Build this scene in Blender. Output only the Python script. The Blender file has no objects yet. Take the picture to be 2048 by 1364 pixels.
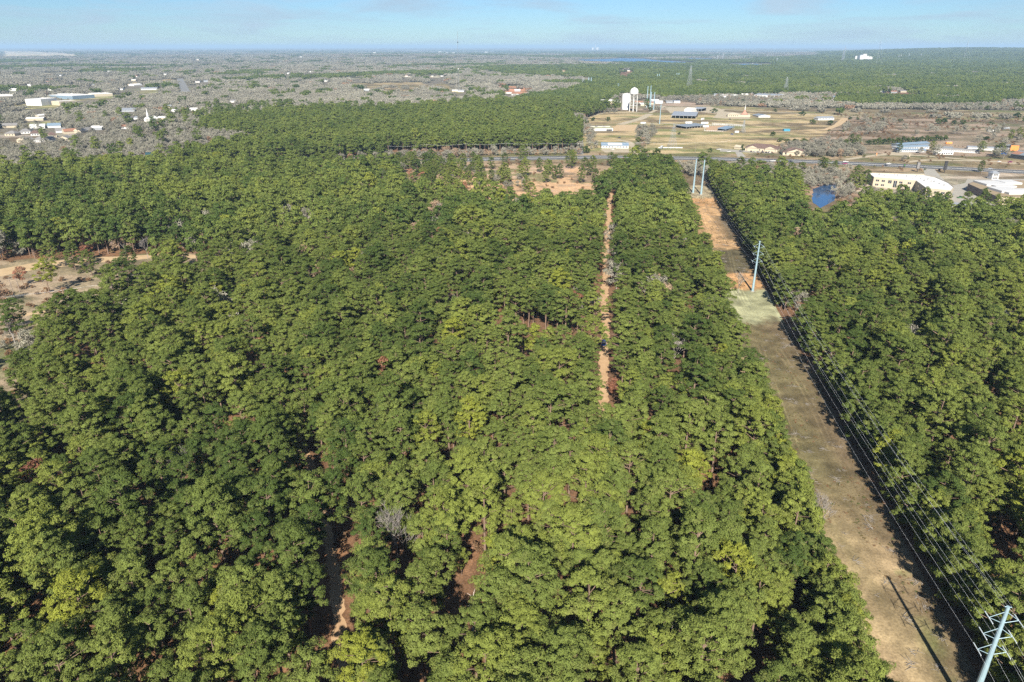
import bpy, bmesh, math, random
import numpy as np
from mathutils import Vector, Matrix
C = bpy.context.scene
COL = C.collection
R = math.radians

# ------------------------------------------------------------------ camera, sky, sun, exposure
F, PITCH, CAMH = 1365.0, math.atan((682 - 93.0) / 1365.0), 120.0
cam_d = bpy.data.cameras.new('camera'); cam = bpy.data.objects.new('camera', cam_d); COL.objects.link(cam)
cam.location = (0, 0, CAMH); cam.rotation_euler = (math.pi / 2 - PITCH, 0, 0)
cam_d.sensor_width = 36; cam_d.lens = 36 * F / 2048; cam_d.clip_start = 1; cam_d.clip_end = 150000
C.camera = cam
SUN_EL, SUN_AZ = R(36), R(5)          # light travels forward and a little to the right
w = bpy.data.worlds.new('World'); C.world = w; w.use_nodes = True
nt = w.node_tree; nt.nodes.clear()
out = nt.nodes.new('ShaderNodeOutputWorld'); bg = nt.nodes.new('ShaderNodeBackground')
sky = nt.nodes.new('ShaderNodeTexSky'); sky.sky_type = 'NISHITA'; sky.sun_disc = False
sky.sun_elevation = SUN_EL; sky.sun_rotation = math.pi + SUN_AZ; sky.altitude = 200; sky.air_density = 1.0; sky.dust_density = 0.1; sky.ozone_density = 2.0
tc = nt.nodes.new('ShaderNodeTexCoord'); mp = nt.nodes.new('ShaderNodeMapping'); mp.inputs['Scale'].default_value = (4.5, 4.5, 34)
nz = nt.nodes.new('ShaderNodeTexNoise'); nz.inputs['Scale'].default_value = 1.25; nz.inputs['Detail'].default_value = 7; nz.inputs['Roughness'].default_value = 0.6; nz.inputs['Distortion'].default_value = 0.4
rp = nt.nodes.new('ShaderNodeValToRGB'); rp.color_ramp.elements[0].position = 0.44; rp.color_ramp.elements[1].position = 0.66
mul = nt.nodes.new('ShaderNodeMath'); mul.operation = 'MULTIPLY'; mul.inputs[1].default_value = 0.8
mix = nt.nodes.new('ShaderNodeMix'); mix.data_type = 'RGBA'; cl = nt.nodes.new('ShaderNodeMix'); cl.data_type = 'RGBA'; cl.inputs['A'].default_value = (3.6, 4.5, 5.3, 1); cl.inputs['B'].default_value = (1.9, 2.7, 3.6, 1); nt.links.new(nz.outputs['Color'], cl.inputs['Factor']); nt.links.new(cl.outputs['Result'], mix.inputs['B'])
L = nt.links.new
L(tc.outputs['Generated'], mp.inputs['Vector']); L(mp.outputs['Vector'], nz.inputs['Vector']); L(nz.outputs['Fac'], rp.inputs['Fac']); L(rp.outputs['Color'], mul.inputs[0])
L(mul.outputs[0], mix.inputs['Factor']); tn = nt.nodes.new('ShaderNodeMix'); tn.data_type = 'RGBA'; tn.blend_type = 'MULTIPLY'; tn.inputs['Factor'].default_value = 1; tn.inputs['B'].default_value = (0.29, 0.43, 0.63, 1); L(sky.outputs['Color'], tn.inputs['A']); L(tn.outputs['Result'], mix.inputs['A']); L(mix.outputs['Result'], bg.inputs['Color']); L(bg.outputs[0], out.inputs['Surface'])
bg.inputs['Strength'].default_value = 0.07
sl = bpy.data.lights.new('sun', 'SUN'); sl.energy = 4.9; sl.angle = R(0.5); sl.color = (1.0, 0.93, 0.82)
so = bpy.data.objects.new('sun', sl); COL.objects.link(so)
SD = Vector((math.cos(SUN_EL) * math.sin(SUN_AZ), math.cos(SUN_EL) * math.cos(SUN_AZ), -math.sin(SUN_EL)))
so.rotation_euler = SD.to_track_quat('-Z', 'Y').to_euler(); so.location = (0, -100, 300)
C.view_settings.view_transform = 'Standard'; C.view_settings.look = 'None'; C.view_settings.gamma = 1; C.view_settings.exposure = 1.34
C.render.engine = 'CYCLES'
C.cycles.max_bounces = 6; C.cycles.diffuse_bounces = 3; C.cycles.transparent_max_bounces = 4; C.cycles.volume_bounces = 0
C.cycles.use_denoising = False; C.cycles.sample_clamp_indirect = 3
HAZE = 0.00006

# ------------------------------------------------------------------ helpers
cp_, sp_ = math.cos(PITCH), math.sin(PITCH)
def at(px, py, z=0.0):                      # the point of height z seen at that place of the photograph
    x, y = px - 1024, py - 682
    d = y * cp_ + F * sp_; f = F * cp_ - y * sp_; k = (CAMH - z) / d
    return Vector((x * k, f * k, z))
def proj(x, y, z=0.0):
    h = CAMH - z; zc = y * cp_ + h * sp_; yc = h * cp_ - y * sp_
    zc = np.where(np.abs(zc) < 1e-3, 1e-3, zc)
    return 1024 + F * x / zc, 682 + F * yc / zc
def hash2(ix, iy, s):
    n = (ix.astype(np.int64) * 374761393 + iy.astype(np.int64) * 668265263 + s * 1442695041) & 0x7fffffff
    n = ((n ^ (n >> 13)) * 1274126177) & 0x7fffffff
    return ((n ^ (n >> 16)) & 0xffff) / 65535.0
def vnoise(x, y, scale, s=0, octv=3):
    x = np.asarray(x, float) / scale; y = np.asarray(y, float) / scale; o = 0; a = 1; t = 0
    for k in range(octv):
        ix = np.floor(x); iy = np.floor(y); fx = x - ix; fy = y - iy; fx = fx * fx * (3 - 2 * fx); fy = fy * fy * (3 - 2 * fy)
        v = (hash2(ix, iy, s + k) * (1 - fx) + hash2(ix + 1, iy, s + k) * fx) * (1 - fy) + (hash2(ix, iy + 1, s + k) * (1 - fx) + hash2(ix + 1, iy + 1, s + k) * fx) * fy
        o = o + a * v; t += a; a *= 0.5; x = x * 2.03; y = y * 2.03
    return o / t
def inpoly(px, py, poly):
    px = np.asarray(px, float); py = np.asarray(py, float); r = np.zeros(px.shape, bool); n = len(poly)
    for i in range(n):
        x0, y0 = poly[i]; x1, y1 = poly[(i + 1) % n]
        if y0 == y1: continue
        c = ((y0 > py) != (y1 > py)) & (px < (x1 - x0) * (py - y0) / (y1 - y0) + x0)
        r ^= c
    return r
def distline(x, y, pts):                    # distance to a polyline
    d = np.full(np.shape(x), 1e9)
    for (a, b) in zip(pts[:-1], pts[1:]):
        ax, ay = a[0], a[1]; bx, by = b[0] - ax, b[1] - ay; l2 = bx * bx + by * by
        t = np.clip(((x - ax) * bx + (y - ay) * by) / l2, 0, 1)
        d = np.minimum(d, np.hypot(x - ax - t * bx, y - ay - t * by))
    return d

def mat(name, col, rough=0.85, var=0.15, scale=0.6, metal=0.0, col2=None, spec=0.3):
    m = bpy.data.materials.new(name); m.use_nodes = True; t = m.node_tree; b = t.nodes['Principled BSDF']
    b.inputs['Roughness'].default_value = rough; b.inputs['Metallic'].default_value = metal; b.inputs['Specular IOR Level'].default_value = spec
    c2 = col2 or tuple(c * (1 - var) for c in col); c1 = col if col2 else tuple(min(1, c * (1 + var)) for c in col)
    co = t.nodes.new('ShaderNodeTexCoord'); n = t.nodes.new('ShaderNodeTexNoise'); n.inputs['Scale'].default_value = scale; n.inputs['Detail'].default_value = 6; n.inputs['Roughness'].default_value = 0.65
    r = t.nodes.new('ShaderNodeValToRGB'); r.color_ramp.elements[0].position = 0.3; r.color_ramp.elements[1].position = 0.7
    r.color_ramp.elements[0].color = (*c2, 1); r.color_ramp.elements[1].color = (*c1, 1)
    t.links.new(co.outputs['Object'], n.inputs['Vector']); t.links.new(n.outputs['Fac'], r.inputs['Fac']); t.links.new(r.outputs['Color'], b.inputs['Base Color'])
    return m
def soil_mat(name, scales=(0.9, 0.09), amp=(0.55, 0.35)):   # colour attribute 'soil' broken up by two noises
    m = bpy.data.materials.new(name); m.use_nodes = True; t = m.node_tree; b = t.nodes['Principled BSDF']; b.inputs['Roughness'].default_value = 0.95; b.inputs['Specular IOR Level'].default_value = 0.1
    a = t.nodes.new('ShaderNodeAttribute'); a.attribute_name = 'soil'; co = t.nodes.new('ShaderNodeTexCoord'); prev = a.outputs['Color']
    for s, am in zip(scales, amp):
        n = t.nodes.new('ShaderNodeTexNoise'); n.inputs['Scale'].default_value = s; n.inputs['Detail'].default_value = 5; n.inputs['Roughness'].default_value = 0.7
        mr = t.nodes.new('ShaderNodeMapRange'); mr.inputs['From Min'].default_value = 0.3; mr.inputs['From Max'].default_value = 0.7; mr.inputs['To Min'].default_value = 1 - am; mr.inputs['To Max'].default_value = 1 + am
        v = t.nodes.new('ShaderNodeVectorMath'); v.operation = 'SCALE'
        t.links.new(co.outputs['Object'], n.inputs['Vector']); t.links.new(n.outputs['Fac'], mr.inputs['Value']); t.links.new(prev, v.inputs[0]); t.links.new(mr.outputs[0], v.inputs['Scale']); prev = v.outputs[0]
    t.links.new(prev, b.inputs['Base Color']); return m
def leaf_mat(name, lo, hi, trans=0.2, yellow=None):
    m = bpy.data.materials.new(name); m.use_nodes = True; t = m.node_tree; t.nodes.clear()
    o = t.nodes.new('ShaderNodeOutputMaterial'); d = t.nodes.new('ShaderNodeBsdfDiffuse'); tr = t.nodes.new('ShaderNodeBsdfTranslucent'); mx = t.nodes.new('ShaderNodeMixShader'); mx.inputs[0].default_value = trans
    a = t.nodes.new('ShaderNodeAttribute'); a.attribute_type = 'INSTANCER'; a.attribute_name = 'tint'
    r = t.nodes.new('ShaderNodeValToRGB'); e = r.color_ramp.elements; e[0].color = (*lo, 1); e[1].color = (*hi, 1); e[1].position = 0.8
    if yellow: q = r.color_ramp.elements.new(1.0); q.color = (*yellow, 1)
    co = t.nodes.new('ShaderNodeTexCoord'); n = t.nodes.new('ShaderNodeTexNoise'); n.inputs['Scale'].default_value = 0.55; n.inputs['Detail'].default_value = 3
    mr = t.nodes.new('ShaderNodeMapRange'); mr.inputs['From Min'].default_value = 0.3; mr.inputs['From Max'].default_value = 0.7; mr.inputs['To Min'].default_value = 0.78; mr.inputs['To Max'].default_value = 1.22
    v = t.nodes.new('ShaderNodeVectorMath'); v.operation = 'SCALE'; k = t.links.new; n2 = t.nodes.new('ShaderNodeTexNoise'); n2.inputs['Scale'].default_value = 0.38; n2.inputs['Detail'].default_value = 4; r2 = t.nodes.new('ShaderNodeMapRange'); r2.inputs['From Min'].default_value = 0.52; r2.inputs['From Max'].default_value = 0.72; r2.inputs['To Max'].default_value = 0.6
    hx = t.nodes.new('ShaderNodeMix'); hx.data_type = 'RGBA'; hx.inputs['B'].default_value = (hi[0] * 1.02, hi[1] * 0.88, hi[2] * 1.2, 1); k(co.outputs['Object'], n2.inputs['Vector']); k(n2.outputs['Fac'], r2.inputs['Value']); k(r2.outputs[0], hx.inputs['Factor']); k(r.outputs['Color'], hx.inputs['A'])
    k(co.outputs['Object'], n.inputs['Vector']); k(n.outputs['Fac'], mr.inputs['Value']); k(a.outputs['Fac'], r.inputs['Fac']); k(hx.outputs['Result'], v.inputs[0]); k(mr.outputs[0], v.inputs['Scale'])
    k(v.outputs[0], d.inputs['Color']); k(v.outputs[0], tr.inputs['Color']); k(d.outputs[0], mx.inputs[1]); k(tr.outputs[0], mx.inputs[2]); k(mx.outputs[0], o.inputs['Surface'])
    return m

M = dict(
    pine=leaf_mat('pine_needles', (0.060, 0.090, 0.024), (0.142, 0.174, 0.043), 0.22, (0.20, 0.22, 0.035)),
    pine_far=leaf_mat('pine_needles_massed', (0.058, 0.090, 0.024), (0.138, 0.170, 0.042), 0.22, (0.18, 0.20, 0.035)),
    bark=mat('pine_bark', (0.16, 0.11, 0.08), var=0.3, scale=3),
    twig=leaf_mat('grey_twigs', (0.15, 0.144, 0.112), (0.255, 0.246, 0.19), 0.0, (0.24, 0.15, 0.09)),
    limb=mat('grey_bark', (0.23, 0.21, 0.19), var=0.25, scale=2),
    rust=leaf_mat('rusty_needles', (0.16, 0.075, 0.045), (0.24, 0.12, 0.07), 0.1),
    juniper=leaf_mat('juniper_leaves', (0.025, 0.045, 0.015), (0.065, 0.085, 0.025), 0.1),
    brush=leaf_mat('undergrowth_leaves', (0.12, 0.075, 0.045), (0.20, 0.125, 0.07), 0.05, (0.09, 0.11, 0.04)),
    snag=mat('bleached_wood', (0.5, 0.46, 0.4), var=0.15, scale=2),
    steel=mat('galvanised_steel', (0.24, 0.34, 0.385), 0.5, 0.14, 0.8, 0.15),
    wire=mat('wire_aluminium', (0.58, 0.59, 0.6), 0.5, 0.05, 0.2, 0.0), lattice=mat('lattice_steel', (0.24, 0.26, 0.27), 0.5, 0.1, 0.3, 0.1),
    glassy=mat('insulator_grey', (0.45, 0.5, 0.52), 0.3, 0.1), pole=mat('weathered_pole_wood', (0.22, 0.18, 0.15), 0.9, 0.2, 1.5),
    white=mat('white_paint', (0.52, 0.515, 0.495), 0.6, 0.04, 0.15), cream=mat('cream_wall', (0.38, 0.33, 0.245), 0.85, 0.06, 0.3), tanw=mat('tan_stucco', (0.36, 0.31, 0.225), 0.9, 0.06, 0.3),
    grey=mat('grey_metal_roof', (0.18, 0.205, 0.225), 0.5, 0.1, 0.15, 0.2), bluer=mat('blue_grey_roof', (0.16, 0.22, 0.28), 0.5, 0.1, 0.2, 0.15), brown=mat('brown_shingle', (0.11, 0.072, 0.06), 0.95, 0.2, 0.7), greysh=mat('grey_shingle', (0.16, 0.155, 0.15), 0.95, 0.2, 0.7),
    redsh=mat('rust_red_roof', (0.22, 0.11, 0.07), 0.9, 0.15, 0.5), orange=mat('orange_paint', (0.62, 0.24, 0.06), 0.6, 0.08), blue=mat('blue_paint', (0.02, 0.10, 0.35), 0.4, 0.08), teal=mat('teal_roof', (0.05, 0.22, 0.32), 0.6, 0.08),
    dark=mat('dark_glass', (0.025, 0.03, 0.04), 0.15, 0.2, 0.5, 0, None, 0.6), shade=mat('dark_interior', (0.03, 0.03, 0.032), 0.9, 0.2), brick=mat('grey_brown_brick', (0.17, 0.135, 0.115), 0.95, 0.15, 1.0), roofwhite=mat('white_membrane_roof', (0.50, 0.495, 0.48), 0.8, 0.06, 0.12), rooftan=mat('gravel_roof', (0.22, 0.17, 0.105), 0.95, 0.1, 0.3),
    tealdark=mat('dark_teal_sign', (0.012, 0.05, 0.065), 0.6), olive=mat('pale_olive_roof', (0.30, 0.30, 0.18), 0.8, 0.1, 0.1), steeple=mat('terracotta_steeple', (0.33, 0.175, 0.125), 0.8, 0.1), black=mat('black_rubber', (0.02, 0.02, 0.02), 0.8, 0.2), unit=mat('rooftop_unit_metal', (0.42, 0.42, 0.41), 0.6, 0.06), green=mat('green_paint', (0.05, 0.16, 0.05), 0.6), silver=mat('silver_paint', (0.33, 0.35, 0.37), 0.45, 0.05, 1, 0.5), maroon=mat('maroon_paint', (0.22, 0.03, 0.10), 0.4), carblack=mat('black_paint', (0.02, 0.02, 0.025), 0.25), carblue=mat('deep_blue_paint', (0.01, 0.05, 0.22), 0.2, 0.1, 1, 0, None, 0.6),
    asphalt=mat('asphalt', (0.065, 0.067, 0.07), 0.9, 0.2, 0.08), asphalt_worn=mat('worn_asphalt', (0.15, 0.15, 0.145), 0.9, 0.15, 0.1), paint=mat('road_paint', (0.75, 0.74, 0.70), 0.7, 0.1, 0.5), concrete=mat('concrete', (0.25, 0.235, 0.20), 0.9, 0.1, 0.2), caliche=mat('pale_caliche', (0.30, 0.255, 0.18), 0.95, 0.14, 0.15), dirt=mat('orange_dirt', (0.27, 0.165, 0.088), 0.95, 0.0, 0.3, 0, (0.42, 0.29, 0.165)), sand=mat('pale_sand', (0.30, 0.215, 0.12), 0.95, 0.0, 0.2, 0, (0.40, 0.295, 0.17)),
    water=mat('pond_water', (0.008, 0.045, 0.12), 0.1, 0.15, 0.05, 0, None, 0.5), lake=mat('lake_water', (0.02, 0.075, 0.16), 0.3, 0.15, 0.002),
)
def link(name, verts, faces, m, parent=None, smooth=False, mats=None, mi=None):
    me = bpy.data.meshes.new(name); me.from_pydata([tuple(v) for v in verts], [], [tuple(f) for f in faces]); me.update()
    for q in (mats or [m]): me.materials.append(q)
    if mi is not None: me.polygons.foreach_set('material_index', mi)
    if smooth: me.polygons.foreach_set('use_smooth', [True] * len(me.polygons))
    o = bpy.data.objects.new(name, me); COL.objects.link(o)
    if parent is not None: o.parent = parent
    return o
class MB:
    def __init__(s): s.v = []; s.f = []
    def box(s, x0, y0, z0, x1, y1, z1):
        b = len(s.v); s.v += [(x0, y0, z0), (x1, y0, z0), (x1, y1, z0), (x0, y1, z0), (x0, y0, z1), (x1, y0, z1), (x1, y1, z1), (x0, y1, z1)]
        s.f += [tuple(b + i for i in q) for q in ((3, 2, 1, 0), (4, 5, 6, 7), (0, 1, 5, 4), (1, 2, 6, 5), (2, 3, 7, 6), (3, 0, 4, 7))]; return s
    def tube(s, a, b, r0, r1, n=6, caps=True):
        a = Vector(a); b = Vector(b); d = (b - a); d = d.normalized() if d.length > 1e-6 else Vector((0, 0, 1)); u = d.orthogonal().normalized(); v = d.cross(u); k = len(s.v)
        for p, r in ((a, r0), (b, r1)):
            for i in range(n):
                t = 2 * math.pi * i / n; s.v.append(p + u * (r * math.cos(t)) + v * (r * math.sin(t)))
        for i in range(n): j = (i + 1) % n; s.f.append((k + i, k + j, k + n + j, k + n + i))
        if caps: s.f.append(tuple(k + i for i in reversed(range(n)))); s.f.append(tuple(k + n + i for i in range(n)))
        return s
    def lathe(s, prof, n=24, c=(0, 0)):
        k = len(s.v)
        for r, z in prof:
            for i in range(n): t = 2 * math.pi * i / n; s.v.append((c[0] + r * math.cos(t), c[1] + r * math.sin(t), z))
        for a in range(len(prof) - 1):
            for i in range(n): j = (i + 1) % n; s.f.append((k + a * n + i, k + a * n + j, k + (a + 1) * n + j, k + (a + 1) * n + i))
        s.f.append(tuple(k + (len(prof) - 1) * n + i for i in range(n))); return s
    def prism(s, poly, z0, z1):
        k = len(s.v); n = len(poly); s.v += [(p[0], p[1], z0) for p in poly] + [(p[0], p[1], z1) for p in poly]
        s.f.append(tuple(k + n + i for i in range(n))); s.f.append(tuple(k + i for i in reversed(range(n))))
        for i in range(n): j = (i + 1) % n; s.f.append((k + i, k + j, k + n + j, k + n + i))
        return s
    def quad(s, a, b, c, d): k = len(s.v); s.v += [a, b, c, d]; s.f.append((k, k + 1, k + 2, k + 3)); return s
    def poly(s, pts): k = len(s.v); s.v += list(pts); s.f.append(tuple(range(k, k + len(pts)))); return s
    def build(s, name, m, parent=None, smooth=False): return link(name, s.v, s.f, m, parent, smooth)
def tag(o, label=None, cat=None, group=None, kind=None):
    if label: o['label'] = label
    if cat: o['category'] = cat
    if group: o['group'] = group
    if kind: o['kind'] = kind
    return o
def thing(name, label, cat, loc, rz=0, group=None):
    o = bpy.data.objects.new(name, None); COL.objects.link(o); o.location = loc; o.rotation_euler = (0, 0, rz); o.empty_display_size = 1
    return tag(o, label, cat, group)
def copy_tree(o, parent=None):
    c = o.copy(); COL.objects.link(c)
    if parent is not None: c.parent = parent
    for ch in list(o.children): copy_tree(ch, c)
    return c
def place_words(x, y, z=0):
    a, b = proj(np.float64(x), np.float64(y), z); return f"{float(a) / 20.48:.0f}% across and {float(b) / 13.64:.0f}% down the photo"

# ------------------------------------------------------------------ where everything lies (photo outlines of the ground)
LXr = lambda y: 80 + 0.163 * y                # foot of the trees right of the power line cut
LXl = lambda y: 59.5 + 0.152 * y                # foot of the trees left of it
TRACK = [(24, 150), (30, 195), (35.0, 233), (37.6, 252), (40.6, 274), (44.6, 301), (47.4, 332), (54.6, 378), (60.0, 426), (69.8, 486), (78.6, 553), (88, 610)]
LTRACK = [(-26, 70), (-34.4, 101), (-47, 141), (-63, 180), (-86, 223), (-108, 268), (-142, 304), (-165, 350), (-184, 409)]
def pxl(*pts): return [tuple(at(a, b).xy) for a, b in pts]
DIRTROAD = pxl((-120, 560), (0, 545), (70, 532), (150, 524), (230, 518), (330, 511), (440, 515))
P_MAIN = [(-1500, 2500), (-1500, 405), (0, 372), (150, 358), (330, 347), (560, 352), (760, 350), (815, 360), (800, 395), (855, 412), (960, 432), (1190, 436), (1215, 376), (1260, 354), (1310, 337), (1355, 348), (1425, 362), (1500, 376), (1560, 378), (1596, 376), (1602, 456), (1640, 474), (1688, 464), (1712, 430), (1800, 436), (1850, 448), (1900, 458), (1985, 460), (2060, 437), (3500, 470), (3500, 2500)]
P_HILL = [(398, 268), (470, 250), (600, 232), (750, 235), (900, 222), (1010, 212), (1110, 220), (1166, 275), (1150, 303), (840, 311), (770, 330), (600, 331), (430, 335), (330, 341), (430, 312), (545, 300), (520, 284)]
P_FARPINE = [(930, 137), (1080, 133), (1300, 131), (1560, 131), (1800, 126), (2300, 112), (2300, 205), (2000, 205), (1900, 200), (1700, 192), (1560, 190), (1430, 195), (1330, 198), (1250, 190), (1190, 212), (1150, 224), (1090, 212), (1050, 200), (1160, 178), (1190, 160), (1010, 150)]
P_OPEN = [  # (outline, soil colour, share of shrub cover)
    ([(1160, 240), (1215, 224), (1330, 220), (1420, 212), (1560, 216), (1700, 234), (1690, 262), (1640, 274), (1560, 290), (1490, 312), (1160, 312)], (0.30, 0.245, 0.125), 0.0),
    ([(1190, 202), (1330, 200), (1560, 190), (1565, 205), (1420, 214), (1290, 222), (1180, 222)], (0.24, 0.19, 0.13), 0.05),
    ([(1690, 234), (2300, 244), (2300, 330), (1480, 313), (1560, 288), (1640, 274)], (0.205, 0.165, 0.11), 0.03),
    ([(1560, 214), (1700, 218), (2300, 224), (2300, 246), (1690, 234)], (0.21, 0.18, 0.10), 0.02),
    ([(770, 303), (1160, 303), (2300, 320), (2300, 395), (1900, 372), (1700, 348), (1440, 340), (1310, 335), (1215, 372), (1190, 412), (960, 408), (860, 412), (800, 395), (815, 350), (770, 340)], (0.21, 0.165, 0.095), 0.02),
    ([(800, 330), (1180, 335), (1190, 412), (960, 408), (860, 412), (800, 395)], (0.33, 0.24, 0.15), 0.0),
    ([(-1500, 620), (-1500, 540), (0, 522), (130, 515), (450, 505), (440, 540), (330, 588), (250, 622), (180, 645), (90, 695), (92, 745), (60, 850), (-1500, 860)], (0.215, 0.175, 0.108), 0.03),
    ([(-10, 212), (50, 208), (120, 208), (130, 216), (-10, 220)], (0.24, 0.23, 0.10), 0.05),
    ([(90, 194), (240, 189), (330, 175), (330, 183), (240, 198), (110, 203)], (0.26, 0.24, 0.12), 0.04),
    ([(420, 215), (500, 210), (500, 216), (420, 219)], (0.38, 0.34, 0.12), 0.0), ([(30, 248), (130, 240), (130, 252), (30, 258)], (0.27, 0.25, 0.11), 0.06),
    ([(80, 146), (170, 143), (170, 148), (80, 150)], (0.30, 0.26, 0.13), 0.02), ([(250, 166), (345, 158), (345, 163), (250, 171)], (0.36, 0.29, 0.15), 0.05),
    ([(0, 103), (60, 104), (160, 109), (160, 114), (0, 116)], (0.5, 0.42, 0.30), 0.0), ([(190, 107), (420, 110), (420, 112.5), (190, 110)], (0.45, 0.38, 0.28), 0.0),
    ([(700, 167), (840, 164), (880, 180), (800, 190), (720, 180)], (0.26, 0.21, 0.11), 0.12), ([(800, 152), (880, 151), (880, 155), (800, 155)], (0.42, 0.38, 0.28), 0.1),
    ([(990, 172), (1045, 172), (1070, 190), (1000, 186)], (0.40, 0.20, 0.11), 0.05), ([(880, 164), (930, 184), (910, 190), (860, 176)], (0.25, 0.20, 0.10), 0.2),
    ([(330, 300), (440, 296), (430, 308), (360, 316), (320, 310)], (0.32, 0.24, 0.16), 0.1), ([(-60, 262), (150, 268), (160, 280), (-60, 296)], (0.22, 0.20, 0.15), 0.25),
    ([(1585, 350), (1720, 345), (1722, 395), (1690, 425), (1640, 432), (1602, 420)], (0.25, 0.17, 0.11), 0.05),
    ([(1700, 345), (2300, 350), (2300, 450), (1990, 436), (1905, 428), (1850, 410), (1720, 392)], (0.27, 0.24, 0.17), 0.0),
]
P_WATER = [[(1128, 138), (1133, 143.5), (1131, 151), (1137, 158), (1140, 163), (1134, 163), (1130, 152), (1124, 142)]]
P_LAKES = [[(1135, 120), (1200, 118.5), (1240, 116.5), (1290, 117.5), (1315, 121), (1360, 123.5), (1400, 126.5), (1360, 127), (1300, 124.5), (1230, 124), (1180, 121.5)], [(1450, 128.5), (1490, 127.5), (1545, 128.6), (1548, 131), (1510, 131.6), (1470, 131)], [(1365, 116.5), (1420, 117.2), (1440, 118.6), (1400, 119), (1370, 118)]]
PONDS = [[(1626, 378), (1650, 369), (1674, 365), (1672, 386), (1668, 402), (1640, 416), (1624, 404)], [(1895, 229), (1908, 227), (1913, 229), (1905, 232), (1896, 231)]]

def elev(x, y):                              # level near the camera, low hills far away
    d = np.hypot(x, y); az = np.arctan2(x, np.maximum(y, 1)); lk = np.clip(1.6 - np.abs(az - 0.17) / 0.15, 0, 1); t = np.clip((d - 3500 - 5500 * lk) / 6000, 0, 1)
    h = t * (vnoise(x, y, 4200, 11, 3) - 0.5) * 70
    s = np.clip((az - 0.28) / 0.3, 0, 1); s = s * s * (3 - 2 * s)
    h = h + s * 95 * np.exp(-((d - 11500) / 3800) ** 2) + 26 * np.clip((d - 16000) / 12000, 0, 1)
    px, py = proj(x, y, 0.0); lake = np.zeros(np.shape(x), bool)
    for q in P_LAKES: lake |= inpoly(px, py, [(a + (a - 1280) * 0.03, b + (1.2 if b > 121 else -1.2)) for a, b in q])
    return np.where(lake, np.minimum(h, -1.5), np.where(h > 0, h, h * 0.3))
def hz(x, y): return float(elev(np.array([x]), np.array([y]))[0])

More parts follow.
